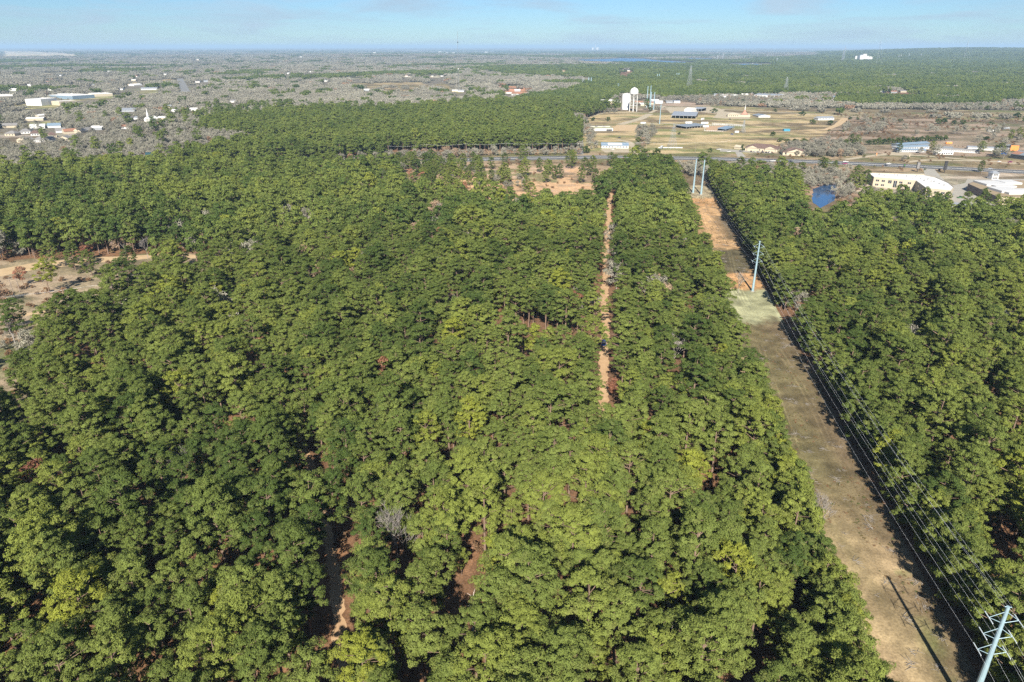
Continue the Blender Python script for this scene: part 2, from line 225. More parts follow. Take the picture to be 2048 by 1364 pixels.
# ------------------------------------------------------------------ ground: one sheet to the horizon
def ground():
    r = [15.0]
    while r[-1] < 60000: r.append(r[-1] + max(2.0, 0.0065 * r[-1]))
    r = np.array(r); fine = np.arange(-56, 56.01, 0.3); coarse = np.arange(60, 300.1, 6); az = np.radians(np.concatenate([fine, coarse])); n = len(az); oy = -120.0
    A, RR = np.meshgrid(az, r); x = (RR * np.sin(A)).ravel(); y = (RR * np.cos(A) + oy).ravel(); z = elev(x, y)
    ix = np.arange(len(r) * n).reshape(len(r), n); nx = np.roll(ix, -1, axis=1)
    q = np.stack([ix[:-1], nx[:-1], nx[1:], ix[1:]], -1).reshape(-1, 4)[:, ::-1]
    me = bpy.data.meshes.new('ground'); nv = len(x); me.vertices.add(nv); me.vertices.foreach_set('co', np.stack([x, y, z], 1).ravel())
    me.loops.add(q.size); me.loops.foreach_set('vertex_index', q.ravel()); me.polygons.add(len(q)); me.polygons.foreach_set('loop_start', np.arange(0, q.size, 4)); me.polygons.foreach_set('use_smooth', np.ones(len(q), bool)); me.update()
    px, py = proj(x, y, 0.0); front = y > 40; d = np.hypot(x, y)
    jx = (vnoise(x, y, 14, 3) - 0.5) * np.clip(9000 / np.maximum(d, 100), 1, 24); jy = (vnoise(x, y, 14, 4) - 0.5) * np.clip(5000 / np.maximum(d, 100), 0.6, 18)
    qx = px + jx; qy = py + jy
    n1 = vnoise(x, y, 9, 21)[:, None]; n2 = vnoise(x, y, 60, 22)[:, None]; n3 = vnoise(x, y, 420, 23)[:, None]
    def C3(*c): return np.array(c)[None, :]
    col = C3(0.12, 0.105, 0.078) * (0.75 + 0.5 * n2) * np.ones((nv, 1)); col = col * (1 - 0.35 * (n3 > 0.55)) + C3(0.05, 0.055, 0.025) * (n3 > 0.55)
    floor = C3(0.155, 0.085, 0.045) * (1 - n2) + C3(0.11, 0.066, 0.04) * n2; floor = floor + C3(0.11, 0.055, 0.025) * np.clip(n1 * 2.6 - 1.5, 0, 1)
    pine = (inpoly(qx, qy, P_MAIN) | inpoly(qx, qy, P_HILL) | inpoly(qx, qy, P_FARPINE)) & front | ~front | (d < 330)
    col = np.where(pine[:, None], floor, col)
    for poly, c, s in P_OPEN:
        c = tuple(v * 0.72 for v in c); m = inpoly(qx, qy, poly) & front; k = np.clip((vnoise(x * 0.5, y, 38, 33)[:, None] - 0.5) * 9 + 0.2, 0, 1); cc = C3(*c) * (0.6 + 0.8 * np.clip((n1 - 0.5) * 2 + 0.5, 0, 1))
        g = C3(c[0] * 0.6, c[1] * 0.78, c[2] * 0.55); p = C3(min(c[0] * 1.7, .6), c[1] * 1.6, c[2] * 1.75)
        st = vnoise(x * 0.35, y, 16, 31)[:, None]; cc = cc * (1 - 0.85 * k) + g * 0.85 * k; kb = np.clip((vnoise(x * 0.4, y, 50, 36)[:, None] - 0.5) * 9, 0, 1) * 0.85; cc = cc * (1 - kb) + C3(0.105, 0.078, 0.048) * kb; pk = np.clip((st - 0.5) * 9 - 0.15, 0, 1) * 0.85; cc = cc * (1 - pk) + p * pk
        col = np.where(m[:, None], cc, col)
    # bare earth of the worn clearing by the highway, orange where it is churned
    for poly in ([(870, 356), (990, 352), (1100, 366), (1190, 368), (1190, 402), (1050, 398), (960, 402), (880, 398)], [(1120, 345), (1160, 335), (1165, 350), (1135, 372), (1110, 372)], [(855, 412), (900, 385), (1000, 392), (970, 408)], [(905, 340), (935, 343), (930, 362), (910, 360)]):
        m = inpoly(qx, qy, poly) & front & (n1[:, 0] > 0.40); col = np.where(m[:, None], C3(0.37, 0.24, 0.135) * (0.75 + 0.5 * n1), col)
    a = me.attributes.new('soil', 'FLOAT_COLOR', 'POINT'); a.data.foreach_set('color', np.concatenate([col, np.ones((nv, 1))], 1).astype(np.float32).ravel())
    me.materials.append(soil_mat('earth', (1.9, 0.5, 0.08), (0.5, 0.4, 0.25))); o = bpy.data.objects.new('ground', me); COL.objects.link(o); tag(o, kind='structure'); return o
ground()

def sheet(name, poly, m, z=0.03, jag=0.0, step=4.0, seed=1):       # a flat piece of ground with a slightly ragged edge
    rnd = random.Random(seed); pts = []
    for a, b in zip(poly, poly[1:] + poly[:1]):
        n = max(1, int(math.dist(a[:2], b[:2]) / step)) if jag else 1
        for i in range(n):
            t = i / n; pts.append((a[0] + (b[0] - a[0]) * t + rnd.uniform(-jag, jag), a[1] + (b[1] - a[1]) * t + rnd.uniform(-jag, jag)))
    me = bmesh.new(); vs = [me.verts.new((p[0], p[1], z)) for p in pts]; f = me.faces.new(vs); bmesh.ops.triangulate(me, faces=[f]); bmesh.ops.recalc_face_normals(me, faces=me.faces)
    if sum(f.normal.z for f in me.faces) < 0: bmesh.ops.reverse_faces(me, faces=me.faces)
    d = bpy.data.meshes.new(name); me.to_mesh(d); me.free(); d.materials.append(m); o = bpy.data.objects.new(name, d); COL.objects.link(o); return tag(o, kind='structure')
def ribbon(name, pts, wd, m, z=0.03, jag=0.0, step=5.0, seed=2, cut=None):
    rnd = random.Random(seed); P = []
    for a, b in zip(pts[:-1], pts[1:]):
        n = max(1, int(math.dist(a[:2], b[:2]) / step)); P += [(a[0] + (b[0] - a[0]) * i / n, a[1] + (b[1] - a[1]) * i / n) for i in range(n)]
    P.append(pts[-1][:2]); V = []; Fc = []
    for i, p in enumerate(P):
        q0 = P[max(0, i - 1)]; q1 = P[min(len(P) - 1, i + 1)]; d = Vector((q1[0] - q0[0], q1[1] - q0[1])).normalized(); nrm = Vector((-d.y, d.x)); w_ = wd(i / (len(P) - 1)) if callable(wd) else wd
        a = w_ / 2 + rnd.uniform(-jag, jag); b = w_ / 2 + rnd.uniform(-jag, jag)
        V += [(p[0] + nrm.x * a, p[1] + nrm.y * a, z), (p[0] - nrm.x * b, p[1] - nrm.y * b, z)]
        if i: k = 2 * i; Fc.append((k - 2, k - 1, k + 1, k))
    return tag(link(name, V, Fc, m), kind='structure')

ribbon('dirt_track', TRACK, lambda t: 3.9, M['dirt'], 0.03, 0.6, 1.6)
ribbon('forest_track', LTRACK, lambda t: 2.8, M['dirt'], 0.03, 0.6, 1.5, 5)
ribbon('dirt_road', DIRTROAD, lambda t: 21 - 16 * t, M['sand'], 0.03, 1.0, 6, 7)
ribbon('dirt_path', pxl((-60, 650), (0, 636), (60, 628), (100, 622)), 5, M['sand'], 0.03, 0.8, 4, 8)
def line_cut():                                                    # the grassy strip under the power line
    ys = np.arange(40, 830, 1.5); u = np.linspace(0, 1, 84); Y, U = np.meshgrid(ys, u, indexing='ij'); x = (57 + 0.152 * Y - 4 + U * (27 + 0.011 * Y)).ravel(); y = Y.ravel(); u = U.ravel()
    nv = len(x); n, k = Y.shape; ix = np.arange(nv).reshape(n, k); q = np.stack([ix[:-1, :-1], ix[:-1, 1:], ix[1:, 1:], ix[1:, :-1]], -1).reshape(-1, 4)
    o = link('power_line_clearing', np.stack([x, y, np.full(nv, 0.02)], 1).tolist(), q.tolist(), None, mats=[soil_mat('mown_strip', (1.6, 0.22), (0.38, 0.3))])
    yy = y + (vnoise(x, y, 16, 41) - 0.5) * 44 + (vnoise(x, y, 3, 44) - 0.5) * 14; n1 = vnoise(x, y, 5, 42)[:, None]; n2 = vnoise(x * 1.0, y * 0.35, 12, 43)[:, None]
    c = lambda *a: np.array(a)[None, :] * np.ones((nv, 1)); ol = c(0.108, 0.094, 0.046); br = c(0.112, 0.084, 0.050); sd = c(0.33, 0.245, 0.14); og = c(0.34, 0.20, 0.095); pg = c(0.23, 0.23, 0.135); dk = c(0.08, 0.069, 0.039); gr = c(0.10, 0.11, 0.04)
    col = ol + (br - ol) * np.clip(u * 1.6 - 0.5 + (n2[:, 0] - .5), 0, 1)[:, None]
    m = np.clip((170 - yy) / 40, 0, 1)[:, None] * np.clip(1.25 - u * 1.1 + (n2[:, 0] - 0.5) * 1.6, 0, 1)[:, None]; col = col + (sd - col) * m
    m = (np.clip((u - 0.62) * 5, 0, 1) * np.clip(1 - np.abs(u - 0.78) * 6, 0, 1))[:, None] * (yy < 128)[:, None] * np.clip(n1 * 3 - 0.9, 0, 1); col = col + (gr - col) * m
    m = np.clip((0.20 - u + (n2[:, 0] - 0.5) * 0.35) * 8, 0, 1)[:, None] * (yy < 290)[:, None]; col = col + (sd - col) * m
    def band(lo, hi, cc, cond=1.0):
        nonlocal col; m = (np.clip((yy - lo) / 11 + .5, 0, 1) * np.clip((hi - yy) / 11 + .5, 0, 1) * cond)[:, None]; col = col + (cc - col) * m
    band(300, 352, pg); m = np.clip((0.16 - u) * 12, 0, 1); band(300, 385, sd, m); band(352, 382, og); band(382, 425, dk); band(425, 560, c(0.32, 0.205, 0.105) * (0.75 + 0.5 * n2)); band(440, 520, br, np.clip(u * 3 - 1.6, 0, 1)); band(560, 590, og); band(590, 645, c(0.26, 0.22, 0.14)); band(645, 720, br); band(720, 840, c(0.19, 0.135, 0.075))
    ac = x - (57 + 0.152 * y)
    for c0, ph, am in ((7.5, 0, 1.8), (9.4, 0, 1.8), (15.0, 2, 3.0), (16.9, 2, 3.0)):
        rut = np.clip(1 - np.abs(ac - c0 - am * np.sin(y / 38 + ph)) / 0.45, 0, 1) * np.clip((vnoise(x, y, 22, 46) - 0.4) * 6, 0, 1); col = col * (1 + 0.55 * rut[:, None])
    col = col * (0.7 + 0.6 * np.clip((n1 - 0.5) * 1.8 + 0.5, 0, 1)); a = o.data.attributes.new('soil', 'FLOAT_COLOR', 'POINT'); a.data.foreach_set('color', np.concatenate([col, np.ones((nv, 1))], 1).astype(np.float32).ravel()); tag(o, kind='structure')
line_cut()
HW = pxl((-60, 375), (560, 332), (760, 325.5), (1000, 317.5), (1200, 314), (1400, 317), (1600, 322.5), (1800, 331), (2048, 344), (2500, 370))
def offset(pts, k):
    o = []
    for i, p in enumerate(pts):
        a = pts[max(0, i - 1)]; b = pts[min(len(pts) - 1, i + 1)]; d = Vector((b[0] - a[0], b[1] - a[1])).normalized(); o.append((p[0] - d.y * k, p[1] + d.x * k))
    return o
ribbon('highway', HW, 27, M['asphalt_worn'], 0.05)
for k in (-8.2, 8.2): ribbon('highway_lane', offset(HW, k), 7.6, M['asphalt'], 0.07)
for k in (-12.2, -0.7, 0.7, 12.2): ribbon('road_marking', offset(HW, k), 0.35, M['paint'], 0.09)
ribbon('side_road', pxl((1160, 309), (1162, 295), (1158, 270), (1154, 255)), 8, M['asphalt_worn'], 0.04)
ribbon('driveway', pxl((1276, 310), (1270, 295), (1258, 284), (1235, 279)), lambda t: 13 - 6 * t, M['caliche'], 0.04, 0.4)
ribbon('gravel_road', pxl((1170, 236), (1205, 226), (1260, 225), (1300, 226), (1312, 220), (1330, 212)), 8, M['caliche'], 0.04, 0.6)
ribbon('gravel_road', pxl((1240, 249), (1280, 238), (1300, 228)), 14, M['caliche'], 0.05, 0.8)
ribbon('gravel_road', pxl((1285, 247), (1340, 247), (1400, 252), (1440, 262)), 8, M['caliche'], 0.04, 0.6)
ribbon('gravel_road', pxl((1545, 263), (1590, 262), (1650, 260), (1675, 250), (1692, 236)), lambda t: 6 + 8 * t, M['sand'], 0.05, 0.6)
ribbon('country_road', pxl((1330, 214), (1450, 219), (1600, 227), (1760, 236), (1900, 241), (2060, 248), (2400, 262)), 11, M['caliche'], 0.06, 0.4)
ribbon('frontage_road', pxl((1690, 319), (1760, 309.5), (1840, 311), (1960, 321), (2048, 328), (2300, 340)), 8, M['caliche'], 0.05, 0.4)
ribbon('frontage_road', pxl((1808, 325), (1850, 320), (1960, 322)), 8, M['caliche'], 0.06, 0.4)
sheet('forecourt', pxl((1740, 312), (1790, 303), (1850, 306), (2060, 310), (2060, 326), (1960, 321), (1955, 313), (1830, 309)), M['caliche'], 0.04, 0.6)
sheet('driveway', pxl((1845, 334), (1868, 337), (1880, 352), (1900, 372), (1880, 372), (1850, 350)), M['concrete'], 0.05, 0.2)
sheet('parking_lot', pxl((1900, 372), (1935, 365), (2000, 408), (2060, 412), (2060, 432), (1985, 425), (1905, 403)), M['concrete'], 0.04, 0.2)
sheet('parking_lot', pxl((1935, 358), (2100, 358), (2100, 366), (1930, 366)), M['concrete'], 0.05, 0.2)
sheet('lawn', pxl((1990, 412), (2100, 412), (2100, 436), (1990, 434)), mat('mown_lawn', (0.10, 0.125, 0.04), var=0.2, scale=0.2), 0.05, 0.5)
sheet('parking_lot', pxl((1440, 297), (1478, 300), (1545, 302), (1545, 306.5), (1440, 303)), M['concrete'], 0.04, 0.4)
sheet('driveway', pxl((1470, 303), (1482, 303), (1492, 314), (1475, 314)), M['concrete'], 0.05, 0.2)
sheet('forecourt', pxl((1200, 298), (1260, 298), (1268, 305), (1210, 305)), M['caliche'], 0.05, 0.5)
sheet('dirt_pad', pxl((1225, 262), (1232, 250), (1276, 249), (1270, 262)), M['sand'], 0.05, 1.0)
sheet('parking_lot', pxl((1425, 236), (1440, 222), (1500, 228), (1500, 238)), M['caliche'], 0.05, 1.0)
sheet('gravel_yard', pxl((1330, 215), (1420, 213), (1450, 220), (1440, 228), (1400, 224), (1340, 226)), M['caliche'], 0.03, 1.5)
sheet('arena_ground', pxl((1412, 252), (1455, 251), (1462, 258), (1448, 263), (1412, 262)), mat('arena_dirt', (0.33, 0.22, 0.13), var=0.15, scale=0.1), 0.06, 0.4)
sheet('hillside_cut', pxl(*P_WATER[0]), M['sand'], 0.3, 2.0, 14)
for k, q in enumerate(PONDS): sheet('pond', pxl(*q), M['water'], 0.06, 0.6, 4, k)
for k, q in enumerate(P_LAKES): sheet('lake', pxl(*q), M['lake'], 0.5, 14, 60, k)
ribbon('country_road', pxl((373, 186), (366, 172), (360, 157)), 24, M['asphalt_worn'], 0.06)

# ------------------------------------------------------------------ tree kinds (meshes in metres, foot at the origin)
HID = []                                       # tree meshes that are only copied; never linked to the scene by themselves
def mesh_of(name, V, T, mats, mi=None, N=None):
    V = np.asarray(V, np.float32); T = np.asarray(T, np.int32); me = bpy.data.meshes.new(name); me.vertices.add(len(V)); me.vertices.foreach_set('co', V.ravel())
    me.loops.add(T.size); me.loops.foreach_set('vertex_index', T.ravel()); me.polygons.add(len(T)); me.polygons.foreach_set('loop_start', np.arange(0, T.size, T.shape[1]))
    if mi is not None: me.polygons.foreach_set('material_index', np.asarray(mi, np.int32))
    for m in mats: me.materials.append(m)
    me.update(); return me
def tris_at(rs, P, Nrm, ln, wd):               # leaf-sized triangles at P lying across Nrm
    n = len(P); t = rs.normal(size=(n, 3)); t -= Nrm * (t * Nrm).sum(1)[:, None]; t /= np.linalg.norm(t, axis=1)[:, None] + 1e-9; b = np.cross(Nrm, t)
    ln = ln * rs.uniform(0.7, 1.3, (n, 1)); wd = wd * rs.uniform(0.7, 1.3, (n, 1))
    V = np.stack([P - t * ln * 0.5 - b * wd * 0.5, P - t * ln * 0.5 + b * wd * 0.5, P + t * ln * 0.5 + b * wd * 0.35, P + t * ln * 0.5 - b * wd * 0.35], 1).reshape(-1, 3)
    return V, np.arange(4 * n).reshape(-1, 4)
def crown_lobes(rs, h, r, base, nl, lr, flat=0.8):
    """centres of the needle tufts: a shell of uneven lobes over a rounded top, a few lower limbs"""
    L_ = []
    hc = h - base; k1, k2, k3 = rs.uniform(0, 6.28, 3)
    while len(L_) < nl:
        t = rs.uniform(0, 1) ** 0.75; a = rs.uniform(0, 6.28)
        prof = math.sqrt(max(0.0, 1 - (max(0, t - 0.38) / 0.62) ** 2)) if t > 0.38 else 0.62 + 0.38 * (t / 0.38)
        irr = 1 + 0.20 * math.sin(2 * a + k1) + 0.16 * math.sin(3 * a + k2 + 4 * t) + 0.12 * math.sin(5 * a + k3)
        q = (rs.uniform(0.55, 1.0) if rs.uniform() < 0.8 else rs.uniform(0.1, 0.6)) * prof * irr
        p = np.array([math.cos(a) * q * r, math.sin(a) * q * r, base + t * hc * 0.96])
        if all(np.linalg.norm((p - o[0]) * (1, 1, 1.15)) > 0.62 * (lr + o[1]) * 0.72 for o in L_) or rs.uniform() < 0.06: L_.append((p, lr * rs.uniform(0.7, 1.25)))
    return L_
def pine_parts(seed, h, r, base, nl, lr, nt, ln, wd, lean=0.0):
    rs = np.random.RandomState(seed); lob = crown_lobes(rs, h, r, base, nl, lr); Vs = []; Ts = []; k = 0; c0 = np.array([0, 0, base + 0.35 * (h - base)])
    for p, q in lob:
        d = rs.normal(size=(nt, 3)); d[:, 2] = np.abs(d[:, 2]) * 0.9 - 0.22 * np.abs(rs.normal(size=nt)); d /= np.linalg.norm(d, axis=1)[:, None]
        rad = q * (0.72 + 0.36 * rs.uniform(size=(nt, 1))); P = p + d * rad * np.array([1, 1, 0.78])
        if nt > 80:
            sc = rs.normal(size=(7, 3)); sc[:, 2] = np.abs(sc[:, 2]) * 0.8 - 0.1; sc /= np.linalg.norm(sc, axis=1)[:, None]; w_ = rs.randint(0, 7, nt); P = p + (sc[w_] * q * 0.72 * rs.uniform(0.7, 1.35, (7, 1))[w_] + d * q * 0.46 * (0.6 + 0.5 * rs.uniform(size=(nt, 1)))) * np.array([1, 1, 0.8]); d = d * 0.7 + sc[w_] * 0.5
        o = (p - c0); o /= np.linalg.norm(o) + 1e-6; N = d * 0.75 + o * 0.35 + rs.normal(size=(nt, 3)) * 0.42; N /= np.linalg.norm(N, axis=1)[:, None]
        V, T = tris_at(rs, P, N, ln, wd); Vs.append(V); Ts.append(T + k); k += len(V)
    V = np.concatenate(Vs); V[:, 0] += lean * V[:, 2]; T = np.concatenate(Ts)
    b = MB(); tp = h * 0.86; b.tube((0, 0, -0.3), (lean * tp * 0.5, 0, tp * 0.5), 0.26 * h / 17, 0.19 * h / 17, 6, False); b.tube((lean * tp * 0.5, 0, tp * 0.5), (lean * tp, 0, tp), 0.19 * h / 17, 0.06, 6, False)
    for p, q in lob[::3]:
        z0 = max(base * 0.8, p[2] - 0.45 * math.hypot(p[0], p[1]) - 0.4); b.tube((lean * z0, 0, z0), (p[0] + lean * p[2], p[1], p[2] - 0.2), 0.09, 0.04, 3, False)
    return V, T, b
def twig_tree(seed, h, r, depth=5, nch=3, thick=0.2):           # a leafless crown: real forking limbs
    rs = random.Random(seed); b = MB()
    def grow(p, d, ln, rad, k):
        e = p + d * ln; b.tube(p, e, rad, rad * 0.62, 5 if k < 2 else 3, False)
        if k >= depth: return
        for i in range(nch if k else nch + 2):
            ax = Vector((rs.uniform(-1, 1), rs.uniform(-1, 1), rs.uniform(-0.2, 1))); nd = (d + ax.normalized() * rs.uniform(0.55, 0.95)).normalized(); nd.z = max(nd.z, -0.15)
            grow(p + d * ln * rs.uniform(0.55, 1.0), nd, ln * rs.uniform(0.62, 0.82), max(rad * 0.58, 0.035), k + 1)
    grow(Vector((0, 0, -0.2)), Vector((rs.uniform(-.08, .08), rs.uniform(-.08, .08), 1)).normalized(), h * 0.30, thick, 0)
    V = np.array([tuple(v) for v in b.v]); zm = V[:, 2].max(); V[:, 2] *= h / zm; rm = np.percentile(np.hypot(V[:, 0], V[:, 1]), 97); V[:, :2] *= r / rm
    return V, np.array(b.f)
def puff(seed, h, r, nl, lr, nt, ln, wd, base=0.25, up=0.5, zero=True):   # rounded brush, juniper or far leafless crown
    rs = np.random.RandomState(seed); lob = crown_lobes(rs, h, r, base * h, nl, lr); Vs = []; Ts = []; k = 0
    for p, q in lob:
        d = rs.normal(size=(nt, 3)); d[:, 2] = np.abs(d[:, 2]) * 0.85 - 0.15; d /= np.linalg.norm(d, axis=1)[:, None]; P = p + d * q * (0.55 + 0.5 * rs.uniform(size=(nt, 1)))
        N = d * up + rs.normal(size=(nt, 3)) * 0.55; N /= np.linalg.norm(N, axis=1)[:, None]; V, T = tris_at(rs, P, N, ln, wd); Vs.append(V); Ts.append(T + k); k += len(V)
    return np.concatenate(Vs), np.concatenate(Ts)
def hidden(name, V, T, mats, mi=None):
    o = bpy.data.objects.new(name, mesh_of(name, V, T, mats, mi)); HID.append(o); return o
def join_vt(parts):                            # (V, T, material index) -> one
    k = 0; V = []; T = []; I = []
    for v, t, i in parts:
        t = np.asarray(t); t = t if t.shape[1] == 4 else np.concatenate([t, t[:, 2:3]], 1)
        V.append(np.asarray(v, np.float32)); T.append(t + k); I.append(np.full(len(t), i)); k += len(v)
    return np.concatenate(V), np.concatenate(T), np.concatenate(I)

PINE_SPEC = [(19, 4.6, 8.0, 52), (17, 4.1, 7.0, 44), (20.5, 5.0, 8.8, 58), (16, 4.4, 6.4, 46), (18, 3.7, 7.6, 42), (21, 4.4, 9.5, 52), (15, 3.8, 5.6, 38), (18.5, 5.2, 9.0, 56), (17.5, 4.5, 7.2, 48), (16.5, 4.5, 2.6, 64), (14.5, 4.2, 1.8, 58)]
PINES = []; NEAR = []; FARP = []
for s, (h, r, bs, nl) in enumerate(PINE_SPEC):
    V, T, b = pine_parts(100 + s, h, r, bs * 0.82, int(nl * 1.25), 0.98, 230, 0.28, 0.125, random.Random(s).uniform(-.03, .03))
    bv = np.array([tuple(v) for v in b.v]); bf = np.array(b.f)
    PINES.append((mesh_of('pine_crown', V, T, [M['pine']]), mesh_of('pine_trunk', bv, bf, [M['bark']])))
    NEAR.append(hidden('pine_mesh', *[*join_vt([(V, T, 0), (bv, bf, 1)])][:2], [M['pine'], M['bark']], join_vt([(V, T, 0), (bv, bf, 1)])[2]))
    if s < 6:
        V, T, b = pine_parts(300 + s, h, r * 1.05, bs * 0.7, int(nl * 0.8), 1.35, 44, 0.7, 0.42); bv = np.array([tuple(v) for v in b.v]); bf = np.array(b.f); P3 = join_vt([(V, T, 0), (bv, bf, 1)])
        FARP.append(hidden('pine_mesh_far', P3[0], P3[1], [M['pine_far'], M['bark']], P3[2]))
def clump_pts(rs, n, rad):
    return [(rs.uniform(-1, 1) * rad, rs.uniform(-1, 1) * rad, rs.uniform(0.72, 1.2)) for _ in range(n)]
PCLUMP = []; GCLUMP = []; GREY = []
for s in range(4):
    rs = np.random.RandomState(500 + s); parts = []
    for x, y, k in clump_pts(rs, 10, 11):
        V, T = puff(600 + s * 20 + int(x * 3) % 17, 16 * k, 4.6 * k, 9, 2.0, 16, 2.0, 1.5, 0.4, 0.9); V = V + np.array([x, y, 0]); parts.append((V, T, 0))
    J = join_vt(parts); PCLUMP.append(hidden('pine_clump', J[0], J[1], [M['pine_far']]))
    parts = []
    for x, y, k in clump_pts(rs, 9, 11):
        V, T = puff(700 + s * 20 + int(x * 3) % 17, 9.5 * k, 5.0 * k, 9, 1.9, 16, 2.3, 1.1, 0.25, 0.6); V = V + np.array([x, y, 0]); parts.append((V, T, 0))
    J = join_vt(parts); GCLUMP.append(hidden('leafless_clump', J[0], J[1], [M['twig']]))
for s in range(6):
    V, T = puff(800 + s, 9.5 + s % 3, 4.6, 20, 1.5, 44, 1.25, 0.20, 0.22, 0.45); b = MB()
    b.tube((0, 0, -.2), (0, 0, 4), 0.22, 0.14, 4, False)
    for i in range(6): a = i * 1.05; b.tube((0, 0, 2 + 0.3 * i), (2.6 * math.cos(a), 2.6 * math.sin(a), 5.2 + 0.4 * i), 0.13, 0.05, 3, False)
    J = join_vt([(V, T, 0), (np.array([tuple(v) for v in b.v]), np.array(b.f), 1)]); GREY.append(hidden('leafless_tree_mesh', J[0], J[1], [M['twig'], M['limb']], J[2]))
BRUSH = []
for s in range(4):
    V, T = puff(900 + s, 2.2, 1.7, 9, 0.7, 40, 0.42, 0.2, 0.1, 0.4); BRUSH.append(hidden('brush_mesh', V, T, [M['brush']]))

def scatter(name, P, rot, scl, idx, tint, variants, kind='stuff'):     # one object, its copies laid by geometry nodes
    me = bpy.data.meshes.new(name); n = len(P); me.vertices.add(n); me.vertices.foreach_set('co', np.asarray(P, np.float32).ravel())
    for nm, ty, data in (('rot', 'FLOAT', rot), ('idx', 'INT', idx), ('tint', 'FLOAT', tint)):
        a = me.attributes.new(nm, ty, 'POINT'); a.data.foreach_set('value', np.asarray(data, np.int32 if ty == 'INT' else np.float32))
    a = me.attributes.new('scl', 'FLOAT_VECTOR', 'POINT'); a.data.foreach_set('vector', np.asarray(scl, np.float32).ravel())
    o = bpy.data.objects.new(name, me); COL.objects.link(o); g = bpy.data.node_groups.new(name, 'GeometryNodeTree')
    g.interface.new_socket('Geometry', in_out='INPUT', socket_type='NodeSocketGeometry'); g.interface.new_socket('Geometry', in_out='OUTPUT', socket_type='NodeSocketGeometry')
    gi = g.nodes.new('NodeGroupInput'); go = g.nodes.new('NodeGroupOutput'); jn = g.nodes.new('GeometryNodeJoinGeometry'); k = g.links.new
    def attr(nm, ty): q = g.nodes.new('GeometryNodeInputNamedAttribute'); q.data_type = ty; q.inputs['Name'].default_value = nm; return q.outputs['Attribute']
    ar = attr('rot', 'FLOAT'); ai = attr('idx', 'INT'); as_ = attr('scl', 'FLOAT_VECTOR'); cx = g.nodes.new('ShaderNodeCombineXYZ'); k(ar, cx.inputs['Z']); er = g.nodes.new('FunctionNodeEulerToRotation'); k(cx.outputs[0], er.inputs[0])
    for i, v in enumerate(variants):
        oi = g.nodes.new('GeometryNodeObjectInfo'); oi.inputs['Object'].default_value = v; oi.inputs['As Instance'].default_value = False
        cm = g.nodes.new('FunctionNodeCompare'); cm.data_type = 'INT'; cm.operation = 'EQUAL'
        ins = [q for q in cm.inputs if q.type == 'INT']; k(ai, ins[0]); ins[1].default_value = i
        ip = g.nodes.new('GeometryNodeInstanceOnPoints'); k(gi.outputs[0], ip.inputs['Points']); k(cm.outputs[0], ip.inputs['Selection']); k(oi.outputs['Geometry'], ip.inputs['Instance']); k(er.outputs[0], ip.inputs['Rotation']); k(as_, ip.inputs['Scale']); k(ip.outputs[0], jn.inputs[0])
    k(jn.outputs[0], go.inputs[0]); md = o.modifiers.new('spread', 'NODES'); md.node_group = g
    return tag(o, kind=kind)

# ------------------------------------------------------------------ where trees stand
rsP = np.random.RandomState(7)
def hexgrid(x0, x1, y0, y1, s, jit, rs):
    ys = np.arange(y0, y1, s * 0.87); xs = np.arange(x0, x1, s); X, Y = np.meshgrid(xs, ys); X = X + (np.arange(len(ys)) % 2)[:, None] * s * 0.5
    X = X + rs.uniform(-jit, jit, X.shape) * s; Y = Y + rs.uniform(-jit, jit, Y.shape) * s; return X.ravel(), Y.ravel()
def in_cut(x, y, g=0.0): return (x > LXl(y) - 5.0 - g) & (x < LXr(y) + 2.6 + g) & (y < 840)
GAPS = [(1160, 890, 26, 60), (1340, 815, 45, 26), (1045, 835, 30, 22), (930, 1180, 52, 34), (1125, 1330, 34, 30), (1165, 985, 26, 22), (1230, 1000, 14, 16), (400, 1190, 30, 26), (330, 1175, 34, 22), (1300, 585, 12, 8), (1880, 563, 46, 9), (1610, 440, 34, 18), (1960, 955, 44, 26), (640, 960, 22, 20), (700, 1200, 26, 44), (420, 1320, 30, 16), (1290, 480, 8, 16), (1030, 1000, 10, 20), (150, 1310, 20, 14), (480, 1250, 20, 14), (25, 1215, 26, 16), (870, 1170, 26, 22), (1480, 900, 14, 12), (740, 740, 22, 8), (820, 395, 20, 12), (1060, 1180, 14, 40)]
def near_pines(sp=8.7):
    x, y = hexgrid(-640, 820, 60, 860, sp, 0.40 if sp < 9 else 0.5, rsP)
    if sp < 9:
        ey = np.arange(60, 690, 5.0); ey2 = ey + rsP.uniform(-1.5, 1.5, len(ey)); x = np.concatenate([x, LXr(ey2) + 3.4 + rsP.uniform(-0.8, 2.2, len(ey)), LXl(ey) - 6.8 - rsP.uniform(-0.5, 2.5, len(ey))]); y = np.concatenate([y, ey2, ey])
    px, py = proj(x, y, 0.0)
    ok = inpoly(px, py, P_MAIN) & ~in_cut(x, y); dt = distline(x, y, TRACK); ok &= ~((dt < 5.0) & (y > 205)); dl = distline(x, y, LTRACK)
    ok &= ~((dl < 1.9 + 1.6 * (vnoise(x, y, 40, 55) > 0.55)) & (y < 345)); ok &= ~((dl < 3.3) & (y < 128)); ok &= ~(distline(x, y, DIRTROAD) < 8); ok &= ~(inpoly(px, py, PONDS[0]))
    qx, qy = px, py
    for (a, b, rx, ry) in GAPS: ok &= ((qx - a) / rx) ** 2 + ((qy - b) / ry) ** 2 > (0.28 if sp < 9 else 0.2)
    ok &= ~((vnoise(x, y, 30, 61, 2) > 0.76)); ok &= rsP.uniform(size=len(x)) > (0.04 if sp < 9 else 0.6)
    if sp > 9: ok &= np.hypot(x, y) < 300
    for p in P_OPEN: ok &= ~inpoly(px, py, p[0]) | (rsP.uniform(size=len(x)) < p[2])
    return x[ok], y[ok]
